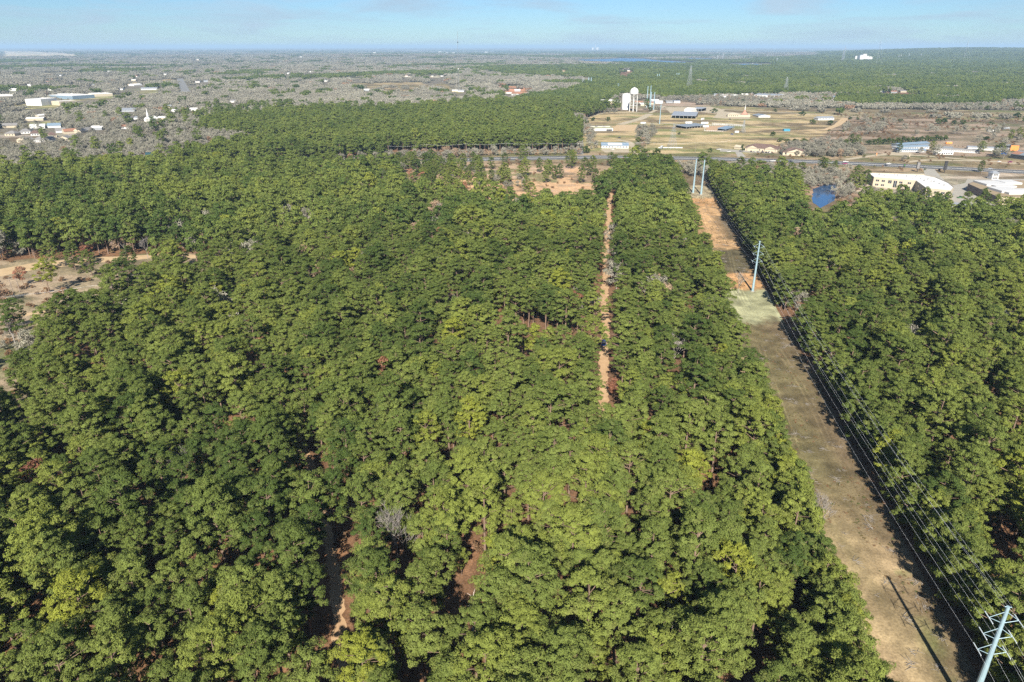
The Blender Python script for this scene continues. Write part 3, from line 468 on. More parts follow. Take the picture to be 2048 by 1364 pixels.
# pines standing by themselves or in small groups in the worn clearing and along the highway (their feet in the photo)
LONE = [(835, 352), (850, 356), (868, 350), (884, 352), (896, 356), (862, 343), (905, 350), (938, 372), (952, 378), (970, 366), (985, 364), (1000, 362), (1012, 372), (1040, 357), (1050, 352), (1092, 366), (1096, 350), (1108, 358), (1120, 358), (1100, 342), (1142, 338), (1146, 330), (1170, 342), (1185, 345), (1176, 352), (1162, 366), (1188, 366), (1222, 332), (1228, 336), (1210, 378), (1200, 392), (1228, 376), (905, 395), (915, 402), (895, 388), (880, 402), (918, 384), (975, 396), (1062, 402), (1052, 382), (800, 347), (795, 338), (830, 332), (900, 335), (948, 335), (960, 342), (1010, 332), (1044, 330), (1078, 345), (812, 372), (798, 385), (1424, 352), (1430, 356), (1478, 352), (1560, 350), (1580, 356), (1600, 352), (1640, 344), (1648, 346), (1730, 372), (1700, 378), (1712, 368), (1716, 380), (1668, 352), (1958, 345), (2010, 422), (2040, 424), (1990, 428), (1960, 424), (1930, 420), (1830, 412), (1845, 416), (1870, 422), (1890, 424), (1798, 306), (1863, 304), (1960, 308), (1990, 312), (1998, 313), (1700, 296), (1712, 296), (1690, 300), (2035, 275), (2046, 278), (2020, 280), (2046, 244), (1995, 214), (2030, 220), (1940, 212), (1960, 210), (640, 338), (700, 342), (105, 538), (150, 540), (185, 552), (262, 545), (60, 800)]
_r = random.Random(12); LONE += [(_r.uniform(838, 1010), _r.uniform(338, 372)) for _ in range(26)] + [(_r.uniform(790, 960), _r.uniform(330, 346)) for _ in range(16)] + [(_r.uniform(800, 930), _r.uniform(375, 405)) for _ in range(10)] + [(_r.uniform(1195, 1240), _r.uniform(345, 400)) for _ in range(8)]
nx_, ny_ = near_pines()
lx = np.array([at(a, b).x for a, b in LONE]) + rsP.uniform(-1, 1, len(LONE)); ly = np.array([at(a, b).y for a, b in LONE])
sx, sy = near_pines(10.5); PX = np.concatenate([nx_, lx, sx]); PY = np.concatenate([ny_, ly, sy]); PD = np.hypot(PX, PY)
n = len(PX); PS = rsP.normal(1.0, 0.15, n).clip(0.62, 1.3) * 1.10; PR = rsP.uniform(0, 6.28, n)
PS[len(nx_):] *= 0.88; PS[len(nx_) + len(lx):] *= rsP.uniform(0.40, 0.66, len(sx))
PT = np.clip(0.48 + 1.1 * (vnoise(PX, PY, 70, 71, 2) - 0.5) + rsP.normal(0, 0.27, n), 0, 0.85)
ylw = rsP.uniform(size=n) < 0.03; PT[ylw] = rsP.uniform(0.86, 1.0, ylw.sum())
def nearest(px, py, z=12): p = at(px, py, z); return int(np.argmin((PX - p.x) ** 2 + (PY - p.y) ** 2))
for q in ((490, 1185), (1150, 985), (820, 920), (1795, 900), (870, 1000), (310, 780), (1000, 1120)): PT[nearest(*q)] = 0.97
PV = rsP.randint(0, len(NEAR) - 2, n); edge = (np.abs(PX - LXr(PY) - 4) < 5) | (np.abs(PX - LXl(PY) + 7) < 5) | ((PY > 540) & (rsP.uniform(size=n) < 0.4)); edge[len(nx_):len(nx_) + len(lx)] = True; PV[edge] = rsP.randint(len(NEAR) - 2, len(NEAR), int(edge.sum()))
# the leafless, rusty and dead trees that stand out among the pines (crown centres in the photo)
BARE = [(790, 1058, 8.5, 5.2), (356, 935, 7, 3.6), (400, 790, 7, 4), (350, 1225, 5, 3.4), (1352, 688, 9, 4.8), (800, 400, 8, 6), (955, 372, 9, 3.4), (1070, 825, 6, 4), (1285, 555, 7, 3.8), (1190, 470, 6, 4), (1000, 545, 6, 4), (845, 505, 7, 5), (760, 830, 6, 3.5), (1790, 450, 9, 5), (1830, 490, 9, 6), (1710, 690, 6, 3.6), (2000, 772, 9, 4), (1640, 1020, 6, 4), (450, 415, 9, 6), (340, 440, 7, 4), (120, 415, 9, 5), (40, 470, 8, 6), (1900, 575, 6, 4), (2040, 670, 7, 5), (1095, 405, 9, 4), (630, 395, 8, 5), (560, 380, 7, 5), (20, 655, 6, 4), (70, 730, 7, 4), (865, 960, 5, 3), (1020, 690, 6, 3.5), (1150, 590, 6, 5), (1480, 560, 5, 4), (1930, 960, 5, 3.4), (1350, 1250, 5, 3.4), (220, 570, 6, 4), (1250, 620, 7, 3.4), (290, 490, 7, 4), (1560, 430, 7, 5)]
RUST = [(75, 955, 12, 4.6), (765, 740, 12, 4.4), (878, 470, 13, 4.2), (1150, 598, 11, 4.4), (888, 385, 11, 4.4), (930, 372, 10, 3), (190, 470, 8, 4), (1250, 610, 8, 3.4), (845, 352, 9, 4.4), (1600, 1095, 3, 2.6), (1350, 830, 5, 3.4), (1230, 770, 4, 2.4), (240, 830, 8, 3.2), (820, 345, 8, 4), (170, 500, 5, 4), (40, 545, 6, 4), (25, 420, 8, 5), (510, 505, 9, 3)]
keep = np.ones(n, bool)
def clear_around(px, py, z, r):
    p = at(px, py, z); keep[(PX - p.x) ** 2 + (PY - p.y) ** 2 < r * r] = False
    # and whatever would stand in front of it
    for k in (3, 6): keep[(PX - p.x * (1 - k / 300)) ** 2 + (PY - (p.y - k)) ** 2 < (r * 0.8) ** 2] = False
for a, b, h, r in BARE[:2] + RUST[:4]: clear_around(a, b, (h + 7.5) * 0.7, r * 1.0)
for a, b, h, r in BARE[4:7] + BARE[13:17] + RUST[4:6]: clear_around(a, b, (h + 5) * 0.7, r * 0.75)
clear_around(945, 1210, 6, 6)
for t in ((1505, 583), (1386, 386), (1402, 388)): p = at(*t); keep[(PX - p.x) ** 2 + (PY - p.y) ** 2 < 30] = False
P1 = Vector((89.3, 93.8, 0)); keep[(PX - P1.x) ** 2 + (PY - P1.y) ** 2 < 25] = False
PX, PY, PD, PS, PR, PT, PV = [q[keep] for q in (PX, PY, PD, PS, PR, PT, PV)]
cx_, cy_ = proj(PX, PY, 12.0); vis = (cx_ > -35) & (cx_ < 2083) & (cy_ < 1400) & (cy_ > 0)
depth = np.where(vis, PD, 1e9); IND = np.argsort(depth)[:300]; rest = np.ones(len(PX), bool); rest[IND] = False

def tone(t): return 'dark green' if t < 0.3 else 'mid green' if t < 0.5 else 'olive green' if t < 0.84 else 'yellow-green'
used_labels = set()
def uniq(make):
    for k in range(12):
        s = make(k)
        if s not in used_labels: used_labels.add(s); return s
    return s
for i in IND:
    i = int(i); h, r = PINE_SPEC[PV[i]][0] * PS[i], PINE_SPEC[PV[i]][1] * PS[i]; a, b = float(cx_[i]) / 20.48, float(cy_[i]) / 13.64
    sz = 'tall' if h > 19.5 else 'broad' if r > 4.7 else 'small' if h < 15.5 else 'rounded'
    spot = 'beside the forest track' if distline(PX[i:i + 1], PY[i:i + 1], LTRACK)[0] < 7 else 'edging the power line clearing' if (abs(PX[i] - LXr(PY[i])) < 6 or abs(PX[i] - LXl(PY[i]) + 3) < 6) else 'in dense forest'
    lab = uniq(lambda k: f"{sz} {tone(PT[i])} pine {spot if k == 0 else spot.replace('edging the power line clearing', 'edging the clearing').replace('beside the forest track', 'beside track')}, {round(a, min(k, 1)):g}% across, {round(b, min(k, 1)):g}% down the photo")
    t = thing('pine_tree', lab, 'tree', (PX[i], PY[i], 0), PR[i], 'pines nearest the viewer'); t.scale = (PS[i],) * 3
    cm, tm = PINES[PV[i]]; c = bpy.data.objects.new('crown', cm); COL.objects.link(c); c.parent = t; c['tint'] = float(PT[i]); k = bpy.data.objects.new('trunk', tm); COL.objects.link(k); k.parent = t
    t['tint'] = float(PT[i])

# all other pines, near and far, as one mass; leafless woods as another
SIGHT = [(1257, 221, 20), (69, 211, 18), (95, 211, 12), (112, 211, 10), (168, 198, 26), (208, 193, 20), (135, 193, 14), (70, 242, 20), (90, 236, 12), (295, 244, 10), (44, 285, 14), (76, 285, 12), (93, 284, 12), (128, 283, 14), (144, 267, 18), (122, 266, 14), (50, 268, 16), (20, 272, 14), (70, 272, 12), (106, 275, 10), (76, 258, 18), (108, 256, 18), (176, 265, 16), (18, 256, 20), (13, 193, 16), (27, 182, 12), (298, 180, 20), (276, 172, 12), (256, 224, 16), (406, 304, 12), (420, 304, 8), (918, 184, 16), (1026, 186, 20)] + [(a, b, 6) for a, b in ((102, 181), (147, 164), (185, 172), (216, 144), (272, 154), (267, 162), (395, 165), (412, 164), (352, 225), (368, 222), (388, 222), (258, 240), (268, 240), (322, 240), (250, 258), (193, 260), (467, 205), (335, 216), (577, 148), (604, 152), (622, 145), (712, 153), (652, 163), (733, 182), (813, 153), (864, 154), (884, 153), (1244, 142), (1257, 143), (1665, 194), (1788, 186), (1766, 186), (1807, 185), (1826, 184), (1446, 197), (1470, 196), (1490, 192), (1500, 190), (1430, 192), (240, 180), (255, 170), (330, 150), (95, 166), (60, 172), (395, 121), (120, 152))]
def far_region():
    fx = []; fy = []; fd = []; fs = []; typ = []
    d = 640.0; rs = np.random.RandomState(31)
    while d < 21000:
        s = max(7.8, 0.0057 * d) if d < 1500 else max(16, 0.0082 * d); step = s * 0.88
        na = int(2 * R(46) * d / s); a = np.linspace(-R(46), R(46), na) + rs.uniform(-0.42, 0.42, na) * s / d + rs.uniform(0, s / d); dd = d + rs.uniform(-0.42, 0.42, na) * step
        fx.append(dd * np.sin(a)); fy.append(dd * np.cos(a)); fs.append(np.full(na, s)); d += step
    x = np.concatenate(fx); y = np.concatenate(fy); s = np.concatenate(fs); d = np.hypot(x, y); px, py = proj(x, y, 0.0)
    jx = px + (vnoise(x, y, 60, 3) - 0.5) * 14; jy = py + (vnoise(x, y, 60, 4) - 0.5) * 3
    pine = inpoly(jx, jy, P_HILL) | inpoly(jx, jy, P_FARPINE); main = inpoly(px, py, P_MAIN) | (y < 200); t = np.where(pine, 1, 2)
    n3 = vnoise(x, y, 420, 23); n4 = vnoise(x, y, 1500, 24); t = np.where((t == 2) & (d > 1300) & (d < 5200) & (n3 > 0.67), 1, t)
    t = np.where((t == 2) & (d > 5200) & (n4 + 0.10 * (x > 800) > 0.60), 1, t); t = np.where((d > 6500) & (px > 1640) & (rs.uniform(size=len(x)) < 0.9), 1, t)
    t = np.where((t == 1) & pine & (d < 5500) & (vnoise(x, y, 110, 25) > 0.66) & (px > 1000), 2, t)
    u = rs.uniform(size=len(x)); dead = main | (d < 655)
    for poly, c, sh in P_OPEN: dead |= inpoly(px, py, poly) & (u > sh)
    for q in P_WATER + PONDS + P_LAKES: dead |= inpoly(px, py, q)
    for q in P_WATER: dead |= inpoly(px - 7, py, q) | inpoly(px + 7, py, q) | inpoly(px, py - 4, q)
    for q in P_LAKES: dead |= inpoly(px, py + 1.0, q) | inpoly(px, py - 1.2, q) | inpoly(px, py - 2.4, q)
    dead |= distline(x, y, HW) < 22
    dead |= distline(x, y, pxl((376, 190), (366, 172), (360, 157))) < 26
    dead |= (vnoise(x, y, 240, 26) > 0.61) & (t == 2) & (u < 0.7); dead |= (t == 2) & (u > 0.93)
    pine2 = (t == 2) & (rs.uniform(size=len(x)) < 0.015 + 0.07 * (vnoise(x, y, 170, 27) > 0.62)); t = np.where(pine2, 1, t)
    for (a, b, hw) in SIGHT: dead |= (np.abs(px - a) < hw + 5) & (py > b - 1.5) & (py < b + 3 + 0.035 * (b - 92) + 700.0 / max(b - 92, 8)) & (u < 0.9)
    k = ~dead; return x[k], y[k], s[k], d[k], t[k]
FX, FY, FS, FD, FT = far_region()
# grey-brown woods round the pond, by the highway and across the right-hand fields (outline, spacing, share)
BELT = [([(1330, 197), (1560, 192), (2300, 205), (2300, 226), (1560, 214), (1420, 211)], 9, 0.75), ([(1590, 300), (1720, 292), (1730, 312), (1640, 316), (1560, 310)], 6.5, 0.8), ([(1585, 350), (1640, 342), (1690, 352), (1700, 366), (1625, 378), (1590, 372)], 5.5, 0.85), ([(1690, 375), (1712, 380), (1700, 400), (1672, 404)], 5.5, 0.7), ([(1225, 345), (1310, 335), (1290, 352), (1220, 372)], 8, 0.4), ([(1120, 236), (1170, 232), (1180, 262), (1160, 280), (1125, 250)], 9, 0.9), ([(1200, 222), (1236, 220), (1232, 226), (1205, 228)], 9, 0.7), ([(1272, 262), (1295, 258), (1320, 262), (1310, 272), (1285, 300), (1272, 296)], 8, 0.55), ([(1560, 296), (1660, 285), (1700, 290), (1600, 300)], 7, 0.5), ([(1170, 262), (1185, 266), (1195, 300), (1178, 304)], 8, 0.6), ([(1680, 262), (1760, 255), (1790, 262), (1720, 272)], 9, 0.45), ([(860, 350), (1060, 352), (1060, 376), (930, 384), (860, 372)], 8, 0.16), ([(0, 580), (110, 578), (60, 610), (0, 625)], 5, 0.06), ([(0, 640), (80, 640), (70, 760), (0, 780)], 6, 0.25), ([(540, 331), (840, 312), (1160, 305), (1160, 309), (840, 318), (760, 330), (560, 342)], 5, 0.5)]
bx = []; by = []
for poly, sp, sh in BELT:
    W = pxl(*poly); xs = [p[0] for p in W]; ys = [p[1] for p in W]; x, y = hexgrid(min(xs), max(xs), min(ys), max(ys), sp, 0.42, rsP); px, py = proj(x, y, 0.0); k = inpoly(px, py, poly) & (rsP.uniform(size=len(x)) < sh) & (distline(x, y, HW) > 18); bx.append(x[k]); by.append(y[k])
x, y = hexgrid(-500, 700, 150, 830, 19, 0.5, rsP); px, py = proj(x, y, 0.0); k = inpoly(px, py, P_MAIN) & ~in_cut(x, y, 2) & (distline(x, y, TRACK) > 5) & (np.hypot(x, y) > 300) & ~inpoly(px, py, P_OPEN[6][0]) & (rsP.uniform(size=len(x)) < 0.6); bx.append(x[k]); by.append(y[k]); nmix = int(k.sum())
bx = np.concatenate(bx); by = np.concatenate(by); bs = rsP.uniform(0.35, 0.95, len(bx)); bs[-nmix:] = rsP.uniform(0.9, 1.5, nmix)
# --- pine_forest
x = PX[rest]; y = PY[rest]; d = PD[rest]; far1 = d > 430; m1 = len(x)
q = (FT == 1) & (FD < 1500); q2 = (FT == 1) & (FD >= 1500)
nN, nF = len(NEAR), len(FARP)
P = np.concatenate([np.stack([x, y, np.zeros(m1)], 1), np.stack([FX[q], FY[q], np.zeros(q.sum())], 1), np.stack([FX[q2], FY[q2], elev(FX[q2], FY[q2]) - 0.3], 1)])
idx = np.concatenate([np.where(far1 & (PV[rest] < nN - 2), nN + PV[rest] % nF, PV[rest]), nN + rsP.randint(0, nF, q.sum()), nN + nF + rsP.randint(0, 4, q2.sum())])
s1 = PS[rest]; s2 = rsP.normal(1.0, 0.15, q.sum()).clip(0.6, 1.3) * np.clip(FS[q] / 7.2, 1, 1.15); s3 = FS[q2] / 21.0; s3z = np.clip(s3, 0.65, 0.85) * rsP.uniform(0.8, 1.15, len(s3))
scl = np.concatenate([np.repeat(s1[:, None], 3, 1), np.repeat(s2[:, None], 3, 1), np.stack([s3, s3, s3z], 1)])
tint = np.concatenate([PT[rest], np.clip(0.1 + 0.7 * vnoise(FX[q], FY[q], 80, 72) + rsP.normal(0, 0.17, q.sum()), 0, 0.9), np.clip(0.1 + 0.7 * vnoise(FX[q2], FY[q2], 150, 73) + rsP.normal(0, 0.2, q2.sum()), 0, 0.8)])
tag(scatter('pine_forest', P, rsP.uniform(0, 6.28, len(P)), scl, idx, tint, NEAR + FARP + PCLUMP), 'mass of green pines filling the land behind the nearest pines', 'forest')
# --- leafless woods
q = (FT == 2) & (FD < 1500); q2 = (FT == 2) & (FD >= 1500)
P = np.concatenate([np.stack([FX[q], FY[q], np.zeros(q.sum())], 1), np.stack([bx, by, np.zeros(len(bx))], 1), np.stack([FX[q2], FY[q2], elev(FX[q2], FY[q2]) - 0.3], 1)])
s1 = rsP.uniform(0.75, 1.2, q.sum()); s3 = FS[q2] / 21.0; s3z = np.clip(s3, 0.75, 0.9) * rsP.uniform(0.7, 1.2, len(s3))
scl = np.concatenate([np.stack([s1, s1, s1 * rsP.uniform(0.8, 1.1, len(s1))], 1), np.repeat(bs[:, None], 3, 1), np.stack([s3, s3, s3z], 1)])
idx = np.concatenate([rsP.randint(0, 6, q.sum() + len(bx)), 6 + rsP.randint(0, 4, q2.sum())])
allx = P[:, 0]; ally = P[:, 1]; tint = np.clip(0.05 + 0.7 * vnoise(allx, ally, 130, 81) + rsP.normal(0, 0.18, len(P)), 0, 0.8); u = rsP.uniform(size=len(P)); tint[u < 0.012] = 1.0; tint[q.sum():q.sum() + len(bx)] = np.where(rsP.uniform(size=len(bx)) < np.where(np.arange(len(bx)) >= len(bx) - nmix, 0.35, 0.13), 0.95, tint[q.sum():q.sum() + len(bx)])
tag(scatter('leafless_woods', P, rsP.uniform(0, 6.28, len(P)), scl, idx, tint, GREY + GCLUMP), 'grey leafless woodland spreading across the plain to the horizon', 'woodland')
# --- undergrowth below the pines and rough bushes at the edges
x, y = hexgrid(-420, 560, 60, 860, 7.5, 0.5, rsP); px, py = proj(x, y, 0.0); k = (px > -60) & (px < 2110) & (inpoly(px, py, P_MAIN) | (rsP.uniform(size=len(x)) < 0.3)) & ~in_cut(x, y, -2) & (distline(x, y, TRACK) > 2.6) & (distline(x, y, HW) > 16) & (distline(x, y, LTRACK) > 2.6) & (distline(x, y, DIRTROAD) > 9) & (rsP.uniform(size=len(x)) < 0.42) & ~inpoly(px, py, PONDS[0]) & ~inpoly(px, py, P_OPEN[-1][0])
x = x[k]; y = y[k]; s = rsP.uniform(0.4, 1.25, len(x))
x2, y2 = hexgrid(200, 1200, 830, 1400, 13, 0.5, rsP); px, py = proj(x2, y2, 0.0); k = (inpoly(px, py, P_OPEN[2][0]) | inpoly(px, py, P_OPEN[3][0])) & (vnoise(x2, y2, 60, 91) > 0.52) & (distline(x2, y2, HW) > 20); x2 = x2[k]; y2 = y2[k]; s2 = rsP.uniform(0.4, 1.3, len(x2))
x = np.concatenate([x, x2]); y = np.concatenate([y, y2]); s = np.concatenate([s, s2])
tag(scatter('undergrowth', np.stack([x, y, np.zeros(len(x))], 1), rsP.uniform(0, 6.28, len(x)), np.repeat(s[:, None], 3, 1), rsP.randint(0, 4, len(x)), rsP.uniform(0, 1, len(x)), BRUSH), 'low rust-brown and olive undergrowth between the trees', 'undergrowth')

# --- tufts and cut branches lying in the power line strip
ty = rsP.uniform(60, 700, 4200); tx = LXl(ty) - 2 + rsP.uniform(0, 1, 4200) * (LXr(ty) - LXl(ty) + 3); k = (vnoise(tx, ty, 14, 95) > 0.52) & ~((ty > 300) & (ty < 350)); tx = tx[k]; ty = ty[k]
sz = rsP.uniform(0.06, 0.22, len(tx)); tag(scatter('grass_tufts', np.stack([tx, ty, np.zeros(len(tx))], 1), rsP.uniform(0, 6.28, len(tx)), np.stack([sz * 1.5, sz * 1.2, sz * 0.6], 1), rsP.randint(0, 4, len(tx)), rsP.uniform(0.75, 1.0, len(tx)), BRUSH), 'low tufts and scraps of brush in the power line strip', 'grass tufts')
V = []; T = []
for q in range(4):
    b = MB(); rs = random.Random(40 + q)
    for i in range(9): a = rs.uniform(0, 6.28); c = Vector((rs.uniform(-1, 1), rs.uniform(-1, 1), 0.08)); b.tube(c, c + Vector((math.cos(a), math.sin(a), 0.1)) * rs.uniform(.8, 2.6), .05, .03, 4)
    V.append(hidden('stick_mesh', [tuple(v) for v in b.v], [f for f in b.f if len(f) == 4], [M['limb']]))
ty = rsP.uniform(70, 680, 260); tx = LXl(ty) + rsP.uniform(0, 1, 260) * (LXr(ty) - LXl(ty)); k = ~((ty > 300) & (ty < 352)); tx = tx[k]; ty = ty[k]
tag(scatter('cut_branches', np.stack([tx, ty, np.full(len(tx), 0.03)], 1), rsP.uniform(0, 6.28, len(tx)), np.ones((len(tx), 3)) * rsP.uniform(.5, 1.2, (len(tx), 1)), rsP.randint(0, 4, len(tx)), rsP.uniform(0, 1, len(tx)), V), 'cut branches littering the power line strip', 'branches')

# ------------------------------------------------------------------ single trees that stand out
for k, (a, b, h, r) in enumerate(BARE):
    h = h + (8.5 if k < 2 else 5.5) if b > 400 else h; p = at(a, b, h * 0.7)
    if k % 5 == 0 or k < 5:
        V, T = twig_tree(1000 + k, h * 1.15, r, 5 if k < 16 else 4, 3, 0.17); b_ = None
    sc_ = h * 1.15 / V[:, 2].max(); rr = r / np.percentile(np.hypot(V[:, 0], V[:, 1]), 97); W = V * np.array([rr, rr, sc_])
    o = link('leafless_tree', W.tolist(), T.tolist(), M['limb']); o.location = (p.x, p.y, 0); o.rotation_euler = (0, 0, k * 1.7)
    wh = 'wide' if r > 4.6 else 'slender' if r < 3.6 else 'small' if h < 6.5 else 'grey'
    tag(o, uniq(lambda k2: f"{wh} leafless grey tree among the pines, {a / 20.48:.{k2}f}% across, {b / 13.64:.{k2}f}% down the photo"), 'tree', 'leafless trees among the pines')
for k, (a, b, h, r) in enumerate(RUST):
    h = h + (6.5 if k < 2 else 4.5); p = at(a, b, h * 0.72); t = thing('rusty_tree', uniq(lambda k2: f"rust-brown {'spreading' if r > 4 else 'small'} tree among the green, {a / 20.48:.{k2}f}% across, {b / 13.64:.{k2}f}% down the photo"), 'tree', (p.x, p.y, 0), k, 'rust-brown dying trees'); t['tint'] = (k * 0.37) % 1
    V, T, bk = pine_parts(1200 + k, h, r, h * 0.3, 26, 1.05, 60, 0.5, 0.24); c = bpy.data.objects.new('crown', mesh_of('rusty_crown', V, T, [M['rust']])); COL.objects.link(c); c.parent = t; c['tint'] = (k * 0.37) % 1; bk.build('trunk', M['bark'], t)
p = at(945, 1215, 7); b = MB(); rs = random.Random(5); b.tube((0, 0, -.2), (0.3, 0, 11), 0.24, 0.06, 6)
for i in range(12): z = 5.5 + i * 0.5; a = i * 2.4; l = rs.uniform(0.8, 1.9); b.tube((0.03 * z, 0, z), (0.03 * z + l * math.cos(a), l * math.sin(a), z + 0.5), 0.07, 0.02, 4)
o = b.build('dead_snag', M['snag']); o.location = (p.x, p.y, 0); tag(o, 'bleached dead trunk with bare stubs standing in a dark gap among pines', 'dead tree')
JUN = [(240, 292, 7, 5.4), (238, 258, 6, 4.4), (15, 245, 9, 7), (100, 306, 4, 3), (30, 243, 6, 5), (205, 214, 9, 8), (270, 205, 9, 8), (285, 204, 9, 8), (255, 206, 8, 7), (1300, 222, 7, 5), (1295, 204, 6, 5), (1186, 242, 6, 4), (1216, 243, 7, 4), (1170, 250, 8, 5), (1142, 222, 10, 7), (1485, 208, 10, 7), (1525, 212, 10, 7), (1428, 226, 8, 6), (1605, 232, 8, 6), (1550, 224, 6, 4), (1625, 248, 7, 5), (1660, 250, 7, 5), (1280, 272, 7, 5), (1278, 288, 8, 5.6), (1275, 302, 7, 5), (1358, 269, 3, 2.4), (1545, 272, 6, 4), (1490, 300, 3, 2), (1590, 288, 6, 5), (1575, 286, 5, 4), (1606, 286, 6, 4.5), (1560, 284, 5, 4)] + [(1700, 239, 4, 3.4), (1715, 240, 4, 3), (1740, 240, 5, 3.6), (1765, 242, 6, 4), (1800, 243, 4, 5), (1876, 248, 8, 6), (1888, 247, 8, 6), (1908, 249, 7, 4), (1925, 249, 7, 5), (1980, 250, 5, 5)] + [(1738 + i * 9.5, 290 - i * 0.55, 6.0 + (i * 7 % 5) * 0.5, 3.6) for i in range(17)] + [(1972, 280, 5, 4), (1935, 219, 10, 7), (1960, 216, 9, 6), (1975, 220, 8, 6), (2034, 236, 9, 7), (1172, 306, 8, 5), (1420, 305, 5, 3)]
jm = [mesh_of('juniper_tree', *puff(1300 + s, 6, 4, 20, 1.15, 60, 0.62, 0.42, 0.12, 0.8), [M['juniper']]) for s in range(4)]
for k, (a, b, h, r) in enumerate(JUN):
    p = at(a, b); o = bpy.data.objects.new('juniper_tree', jm[k % 4]); COL.objects.link(o); o.location = p; o.scale = (r / 4, r / 4, h / 6); o.rotation_euler = (0, 0, k * 1.3); o['tint'] = (k * 0.29) % 1
    where = 'in the row behind storage sheds' if 1735 < a < 1900 and 278 < b < 292 else 'by the pale country road' if a > 1690 and b < 252 else 'among the grey woods' if a < 400 else 'in the fields'
    tag(o, uniq(lambda k2: f"dark {'wide' if r > 6 else 'small' if r < 4 else 'round'} evergreen {where}, {a / 20.48:.{k2}f}% across, {b / 13.64:.{k2}f}% down"), 'tree', 'dark round evergreens in the fields')

# ------------------------------------------------------------------ power line
def zfor(px, py, ty):                         # height of something standing at (px, py) whose top reaches ty
    p = at(px, py); t = (ty - 682) / F; return CAMH - p.y * (sp_ + t * cp_) / (cp_ - t * sp_)
LDIR = Vector((0.155, 1, 0)).normalized(); LPER = Vector((LDIR.y, -LDIR.x, 0))
def monopole(p, h, label, arms=True, r0=0.66, r1=0.3, group='steel poles of the main power line', levels=(1.4, 5.3, 9.2), lower=2.4, out=2.5):
    t = thing('power_pole', label, 'power pole', p, 0, group); b = MB(); n = 12
    b.tube((0, 0, -0.5), (0, 0, h * 0.5), r0, (r0 + r1) / 2, n); b.tube((0, 0, h * 0.5), (0, 0, h), (r0 + r1) / 2 * 0.96, r1, n); b.build('shaft', M['steel'], t)
    MB().tube((0, 0, -0.2), (0, 0, 0.35), r0 * 1.7, r0 * 1.6, 14).build('foundation', M['concrete'], t); tips = []
    if arms:
        for lv in levels:
            for s in (-1, 1):
                a0 = LPER * (s * r1); tip = LPER * (s * out) + Vector((0, 0, h - lv - 1.55)); b = MB(); b.tube(a0 + Vector((0, 0, h - lv)), tip, 0.06, 0.05, 6); b.tube(a0 * 1.3 + Vector((0, 0, h - lv - lower)), tip, 0.06, 0.05, 6)
                arm = b.build('arm', M['steel'], t); MB().tube(tip - LDIR * 1.5, tip - LDIR * 0.1, 0.09, 0.09, 6).tube(tip + LDIR * 0.1, tip + LDIR * 1.5, 0.09, 0.09, 6).build('insulator', M['glassy'], arm); tips.append(p + tip)
        MB().tube(LPER * -0.6 + Vector((0, 0, h - 0.1)), LPER * 0.6 + Vector((0, 0, h - 0.1)), 0.08, 0.08, 6).build('cap_bracket', M['steel'], t)
    return tips
HP = 27.5
p1 = Vector((89.3, 93.8, 0)); p2 = at(1505, 583); tA = at(1386, 386); tB = at(1402, 389)
t1 = monopole(p1, HP, 'nearest pale steel power pole with six braced arms, bottom right corner')
t2 = monopole(p2, zfor(1505, 583, 482), 'slim pale steel power pole on the light green pad in the clearing', out=2.5)
hT = zfor(1386, 386, 318)
monopole(tA, hT, 'left of the twin pale steel poles in the clearing by the highway', False, 0.9, 0.4); monopole(tB, hT + 0.3, 'right of the twin pale steel poles in the clearing by the highway', False, 0.9, 0.4)
def wire(a, b, sag, label, group, r=0.014, n=26):
    a = Vector(a); b = Vector(b); mb = MB(); P = [a.lerp(b, i / n) - Vector((0, 0, sag * 4 * (i / n) * (1 - i / n))) for i in range(n + 1)]
    for q0, q1 in zip(P[:-1], P[1:]): mb.tube(q0, q1, r, r, 4, False)
    return tag(mb.build('power_wire', M['wire']), label, 'wire', group)
nm = ['top left', 'top right', 'middle left', 'middle right', 'lowest left', 'lowest right']
for i in range(6):
    wire(t1[i], t2[i], 4.5, f'{nm[i]} wire from the nearest steel pole to the pole on the green pad', 'wires of the main power line')
    wire(t1[i], t1[i] - LDIR * 250, 4.5, f'{nm[i]} wire leaving the nearest steel pole out of the photo bottom', 'wires of the main power line')
    q = (tA if i % 2 == 0 else tB) + Vector((-0.5, 0, hT - 1.5 - 4.2 * (i // 2))); wire(t2[i], q, 4.5, f'{nm[i]} wire from the green pad pole to the twin steel poles', 'wires of the main power line', 0.012)
for s in (-1, 1):
    wire(p1 + LPER * 0.6 * s + Vector((0, 0, HP)), p2 + LPER * 0.6 * s + Vector((0, 0, zfor(1505, 583, 482))), 3, f'{"left" if s < 0 else "right"} thin shield wire between the near pole tops', 'wires of the main power line', 0.012)
FARPOLES = [(1293, 215, 172), (1299, 215, 171), (1300.5, 219, 184), (1307, 220, 184), (1177, 172, 155), (1182, 172, 155), (1314, 160, 148), (1318, 160, 148), (1353, 156.5, 146), (1357, 156.5, 146)]
for k, (a, b, t) in enumerate(FARPOLES):
    p = at(a, b); monopole(p, zfor(a, b, t), uniq(lambda q: f'distant pale steel pole rising over the far pines, {a / 20.48:.{q + 1}f}% across, {b / 13.64:.1f}% down'), False, 1.0 * p.y / 1500, 0.7 * p.y / 1500, 'distant paired power poles')
def t_pole(a, b, t, label): 
    p = at(a, b); h = zfor(a, b, t); o = thing('transmission_pole', label, 'power pole', p, 0, 'single poles with crossarms'); MB().tube((0, 0, -.3), (0, 0, h), 0.8, 0.4, 8).build('shaft', M['steel'], o); m = MB(); m.tube((-3.4, 0, h - 1.2), (3.4, 0, h - 0.4), 0.25, 0.25, 6); m.tube((-2.6, 0, h - 5), (2.6, 0, h - 4.4), 0.2, 0.2, 6); m.build('crossarm', M['steel'], o)
